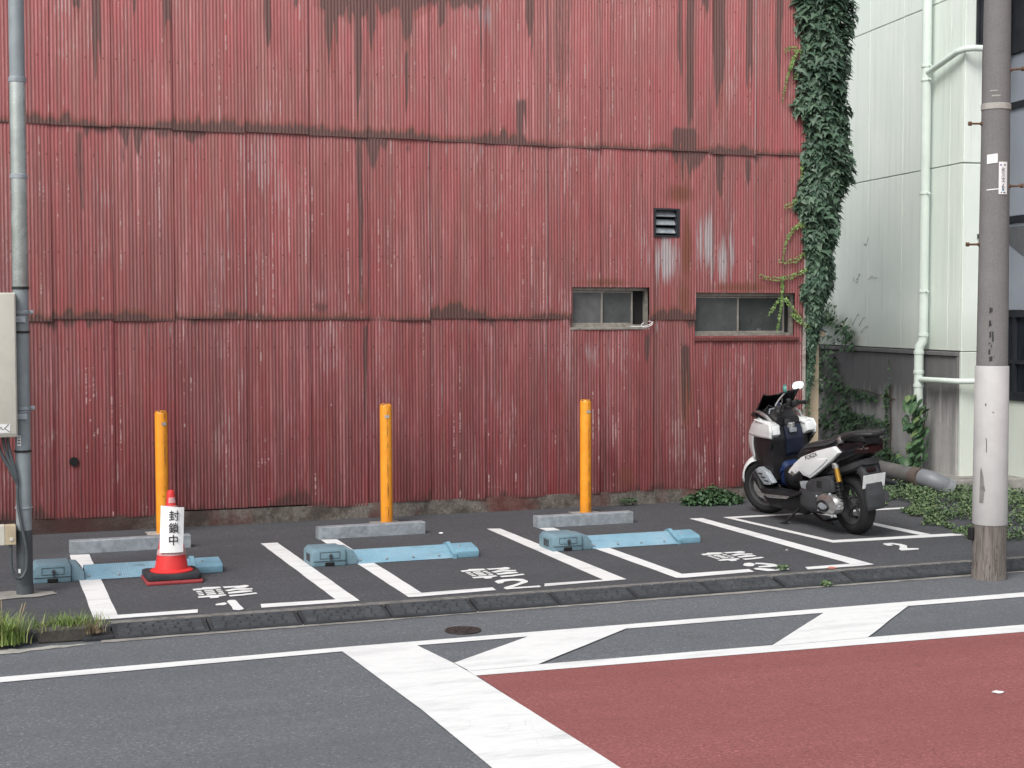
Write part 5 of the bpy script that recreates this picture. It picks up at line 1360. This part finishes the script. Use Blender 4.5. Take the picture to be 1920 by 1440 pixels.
# --- ivy on the stained concrete of the mint building (local frame of that wall)
iw = empty('wall_ivy', MA, (0, 0, MR), label='dark ivy spreading over the stained concrete base behind the scooter', cat='ivy')
pl_ = []
def wl(y, z, s, n=1, sp=.03, off=.02):
    for _ in range(n):
        pl_.append(((-.05 - random.uniform(.0, off) - .02, y + random.gauss(0, sp), max(.02, z + random.gauss(0, sp))), R(random.uniform(-55, -10)), R(random.uniform(-30, 30)), R(-90 + random.uniform(-35, 35)), s * random.uniform(.7, 1.25)))
for i in range(1300):     # dense dark mass deep in the corner
    y = random.uniform(2.0, 6.5); zmax = np.interp(y, [2.0, 2.4, 3.0, 3.6, 6.5], [.15, .45, 1.1, 1.9, 2.8])
    wl(y, random.uniform(.0, zmax), .075, 1, .06, .12)
for i in range(70): wl(np.interp(i, [0, 70], [3.2, 1.95]), 1.0 - .10 * (i / 70) + .03 * math.sin(i * .3), .042, 3, .035, .05)
for i in range(80): wl(np.interp(i, [0, 80], [3.2, 1.75]), .66 - .06 * (i / 80) + .02 * math.sin(i * .4), .042, 3, .035, .05)
for i in range(60): wl(1.66 + .03 * math.sin(i * .2), np.interp(i, [0, 60], [1.05, .15]), .042, 3, .028, .05)
for i in range(14): wl(1.62, 1.05 + i * .03, .03, 1, .012)
for i in range(60): wl(np.interp(i, [0, 60], [2.6, 1.1]), np.interp(i, [0, 60], [.45, .12]), .055, 4, .06, .08)
for i in range(130): wl(np.interp(i, [0, 130], [4.2, 2.6]), np.interp(i, [0, 130], [2.3, 1.62]) + random.uniform(-.15, .1), .06, 2, .06, .08)
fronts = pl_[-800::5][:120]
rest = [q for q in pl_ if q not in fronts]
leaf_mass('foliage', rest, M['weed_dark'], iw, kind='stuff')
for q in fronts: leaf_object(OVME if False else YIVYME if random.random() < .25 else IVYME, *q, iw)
sb = MB()
sb.tube([(-.06, 1.62, .1), (-.06, 1.6, .6), (-.06, 1.64, 1.1)], .007, 6).tube([(-.06, 3.2, .62), (-.06, 2.4, .64), (-.06, 1.65, .6)], .006, 6).tube([(-.06, 3.1, .95), (-.06, 2.3, 1.0), (-.06, 1.5, .93)], .006, 6)
sb.build('stem', M['twig'], iw)
# bare vine threads on the mint panels
tv = MB()
for k in range(9):
    y, z = random.uniform(2.3, 3.1), random.uniform(1.6, 3.0); q = []
    for i in range(8): q.append((-.026, y, z)); y -= random.uniform(-.02, .07); z += random.uniform(-.03, .05)
    tv.tube(q, .0022, 4)
tv.build('bare_vine', M['twig'], iw)

# --- leafy plant on the drainpipe
pp_ = empty('pipe_plant', MA, (0, 0, MR), label='broad leaved climbing plant growing up the foot of the mint drainpipe', cat='plant')
for k, (z, y) in enumerate([(random.uniform(.10, .95), 0) for _ in range(130)]):
    wdt = np.interp(z, [.1, .5, .9, 1.0], [.34, .20, .20, .30])
    a = random.uniform(-1, 1)
    leaf_object(OVME, (-.22 + random.uniform(-.10, .06), .58 + a * wdt + (.06 if z > .8 else 0), z + .10), R(random.uniform(-65, -15)), R(random.uniform(-40, 40)), R(-60 + a * 50 + random.uniform(-30, 30)), random.uniform(.085, .155), pp_)
MB().tube([(-.24, .70, 0), (-.25, .67, .4), (-.22, .72, .8), (-.20, .87, 1.0)], .006, 6).tube([(-.24, .62, 0), (-.22, .5, .4), (-.2, .44, .95)], .005, 6).build('stem', M['twig'], pp_)

# --- low ground cover and weeds
def ground_cover(name, n, region, hmax, mat, lo, hi, base=OVAL, faces=OVALF):
    pl_ = []
    for _ in range(n):
        x, y, k = region()
        z = LOT + hmax * k * random.random() ** .8
        pl_.append(((x, y, z + .015), R(random.uniform(-85, -35)), R(random.uniform(-40, 40)), random.uniform(0, 6.28), random.uniform(lo, hi)))
    return leaf_mass(name, pl_, mat, None, base, faces)
SP = [(8.55, 10.75), (8.60, 11.2), (8.75, 11.8), (9.0, 12.4), (9.15, 12.75), (9.25, 13.2), (9.2, 13.6), (9.3, 14.0)]
def reg1():
    while True:
        y = random.uniform(10.55, 14.3)
        e0 = np.interp(y, [q[1] for q in SP], [q[0] for q in SP]) + .08 * math.sin(y * 9) + .05 * math.sin(y * 23)
        e1 = 10.9 + random.uniform(-.1, .1)
        x = e0 + (e1 - e0) * random.random() ** 1.5
        d = min(1, (x - e0) / .35)
        if math.sin(x * 5.1 + y * 3) + math.sin(x * 11 - y * 7) > -.75: return x, y, .3 + .7 * d
gc = ground_cover('ground_cover', 15000, reg1, .10, M['weed'], .016, .038)
tag(gc, 'patchy low green ground cover between the lot and the mint building', 'ground cover', kind='stuff')
def reg2():
    a, r = random.uniform(0, 6.28), random.random() ** .6
    return 7.52 + .36 * r * math.cos(a), 13.80 + .20 * r * math.sin(a), (1 - r * .75)
wd = ground_cover('weed_clump', 1500, reg2, .20, M['weed_dark'], .025, .055)
tag(wd, 'low green weed clump at the foot of the red wall beside the scooter', 'weed')
def reg3():
    a, r = random.uniform(0, 6.28), random.random()
    return 6.06 + .06 * r * math.cos(a), 9.98 + .03 * r * math.sin(a), 1
wd = ground_cover('weed_sprig', 50, reg3, .035, M['weed'], .02, .035); tag(wd, 'tiny weed sprig in the kerb crack on the third bay number', 'weed')
def reg4():
    a, r = random.uniform(0, 6.28), random.random()
    return 6.18 + .05 * r * math.cos(a), 9.56 + .02 * r * math.sin(a), 1
wd = ground_cover('weed_sprig', 40, reg4, .03, M['weed'], .02, .04); wd.location.z = -.055; tag(wd, 'tiny weed sprig at the foot of the kerb ramps', 'weed')
def reg5():
    a, r = random.uniform(0, 6.28), random.random()
    return 6.62 + .10 * r * math.cos(a), 13.95 + .04 * r * math.sin(a), 1
wd = ground_cover('weed_sprig', 60, reg5, .07, M['weed_dark'], .02, .045); tag(wd, 'tiny weed sprig on the foundation right of the right bollard', 'weed')

def tuft(name, c, n, h, spread, mat, lb, lean=.5, wdt=.0045, heads=0, rx=1.0):
    V = []; F = []; rn = []
    r_ = empty(name, c, label=lb, cat='grass')
    for k in range(n):
        a = random.uniform(0, 6.28); L = h * random.uniform(.5, 1.1); ln = lean * random.uniform(.3, 1.2)
        bx, by = random.gauss(0, spread * .45) * rx, random.gauss(0, spread * .3)
        da = Vector((math.cos(a), math.sin(a))); sd_ = Vector((-da.y, da.x)); q = random.random(); b0_ = len(V)
        for i in range(5):
            t = i / 4; hz = L * (t - .38 * ln * t * t); out = L * ln * t * t
            ww = wdt * (1 - t * .9) * random.uniform(.8, 1.1)
            for s_ in (-1, 1): V.append((bx + da.x * out + sd_.x * ww * s_, by + da.y * out + sd_.y * ww * s_, hz)); rn.append(q)
        for i in range(4): F.append((b0_ + 2 * i, b0_ + 2 * i + 1, b0_ + 2 * i + 3, b0_ + 2 * i + 2))
    npmesh('blades', np.array(V), np.array(F), mat, r_, True, {'rnd': np.array(rn)}, kind='stuff')
    if heads:
        mb = MB()
        for k in range(heads):
            a = random.uniform(0, 6.28); hh_ = h * random.uniform(.75, 1.15); o_ = spread * random.uniform(.2, 1.1)
            p0 = Vector((o_ * math.cos(a) * .5, o_ * math.sin(a) * .3, 0)); p1 = Vector((o_ * math.cos(a), o_ * math.sin(a) * .6, hh_))
            mb.tube([p0, p0.lerp(p1, .6) + Vector((0, 0, .02)), p1], .0015, 4)
            dd_ = (p1 - p0).normalized(); mb.tube([p1, p1 + dd_ * .02, p1 + dd_ * .055, p1 + dd_ * .07], [.001, .004, .0035, .001], 6)
        mb.build('seed_heads', M['dry'], r_)
    return r_
tuft('grass_tuft', (.335, 9.58, .03), 300, .23, .13, M['grass'], 'tall bright green grass tuft with seed heads at the left edge of the road', .85, .005, 9, 1.0)
tuft('grass_tuft', (.70, 9.71, .085), 420, .10, .20, M['grass'], 'low green grass growing on the broken kerb stone', .9, .003, 0, 1.2)
tuft('dry_grass', (.86, 9.62, .05), 140, .10, .07, M['dry'], 'dry straw coloured grass hanging off the kerb stone', 1.2, .0022)
tuft('grass_sprig', (.93, 9.93, .06), 7, .15, .03, M['dry'], 'single thin dry grass sprig at the corner of the left bay line', .9, .002)
# potted plant behind the clear window pane
pt = empty('potted_plant', (8.27, 14.165, 1.83), label='small plant in a white pot behind the right warehouse window', cat='plant')
MB().lathe([(.02, .0), (.026, .06), (.024, .06)], 14).build('pot', M['paper'], pt, smooth=40)
for k in range(22):
    a = random.uniform(-1.2, 1.2); L = random.uniform(.08, .2)
    leaf_object(OVME, (.5 * L * math.sin(a), random.uniform(-.01, .01), .06 + .6 * L * math.cos(a)), R(180 + random.uniform(-20, 20)), a, R(random.uniform(-30, 30)), L * .55, pt)
# loose cable at the first window
lc = MB().tube(bez([(6.72, 14.0, 1.915), (6.60, 13.98, 1.98), (6.86, 13.97, 1.80), (6.75, 13.96, 2.03), (6.93, 13.98, 2.0)], 30) if False else [(6.66, 14.01, 1.918), (6.72, 14.0, 1.916), (6.80, 13.99, 1.917), (6.87, 13.985, 1.935), (6.91, 13.985, 1.965)], .004, 6)
ring = [(6.82 + .05 * math.cos(t) * 1.3 + .02, 13.985, 1.94 + .028 * math.sin(t) + .012 * math.cos(t)) for t in np.linspace(2.2, 7.6, 18)]
lc.tube(ring, .004, 6)
whp(lc.build('loose_cable', M['paper'], None, smooth=60))
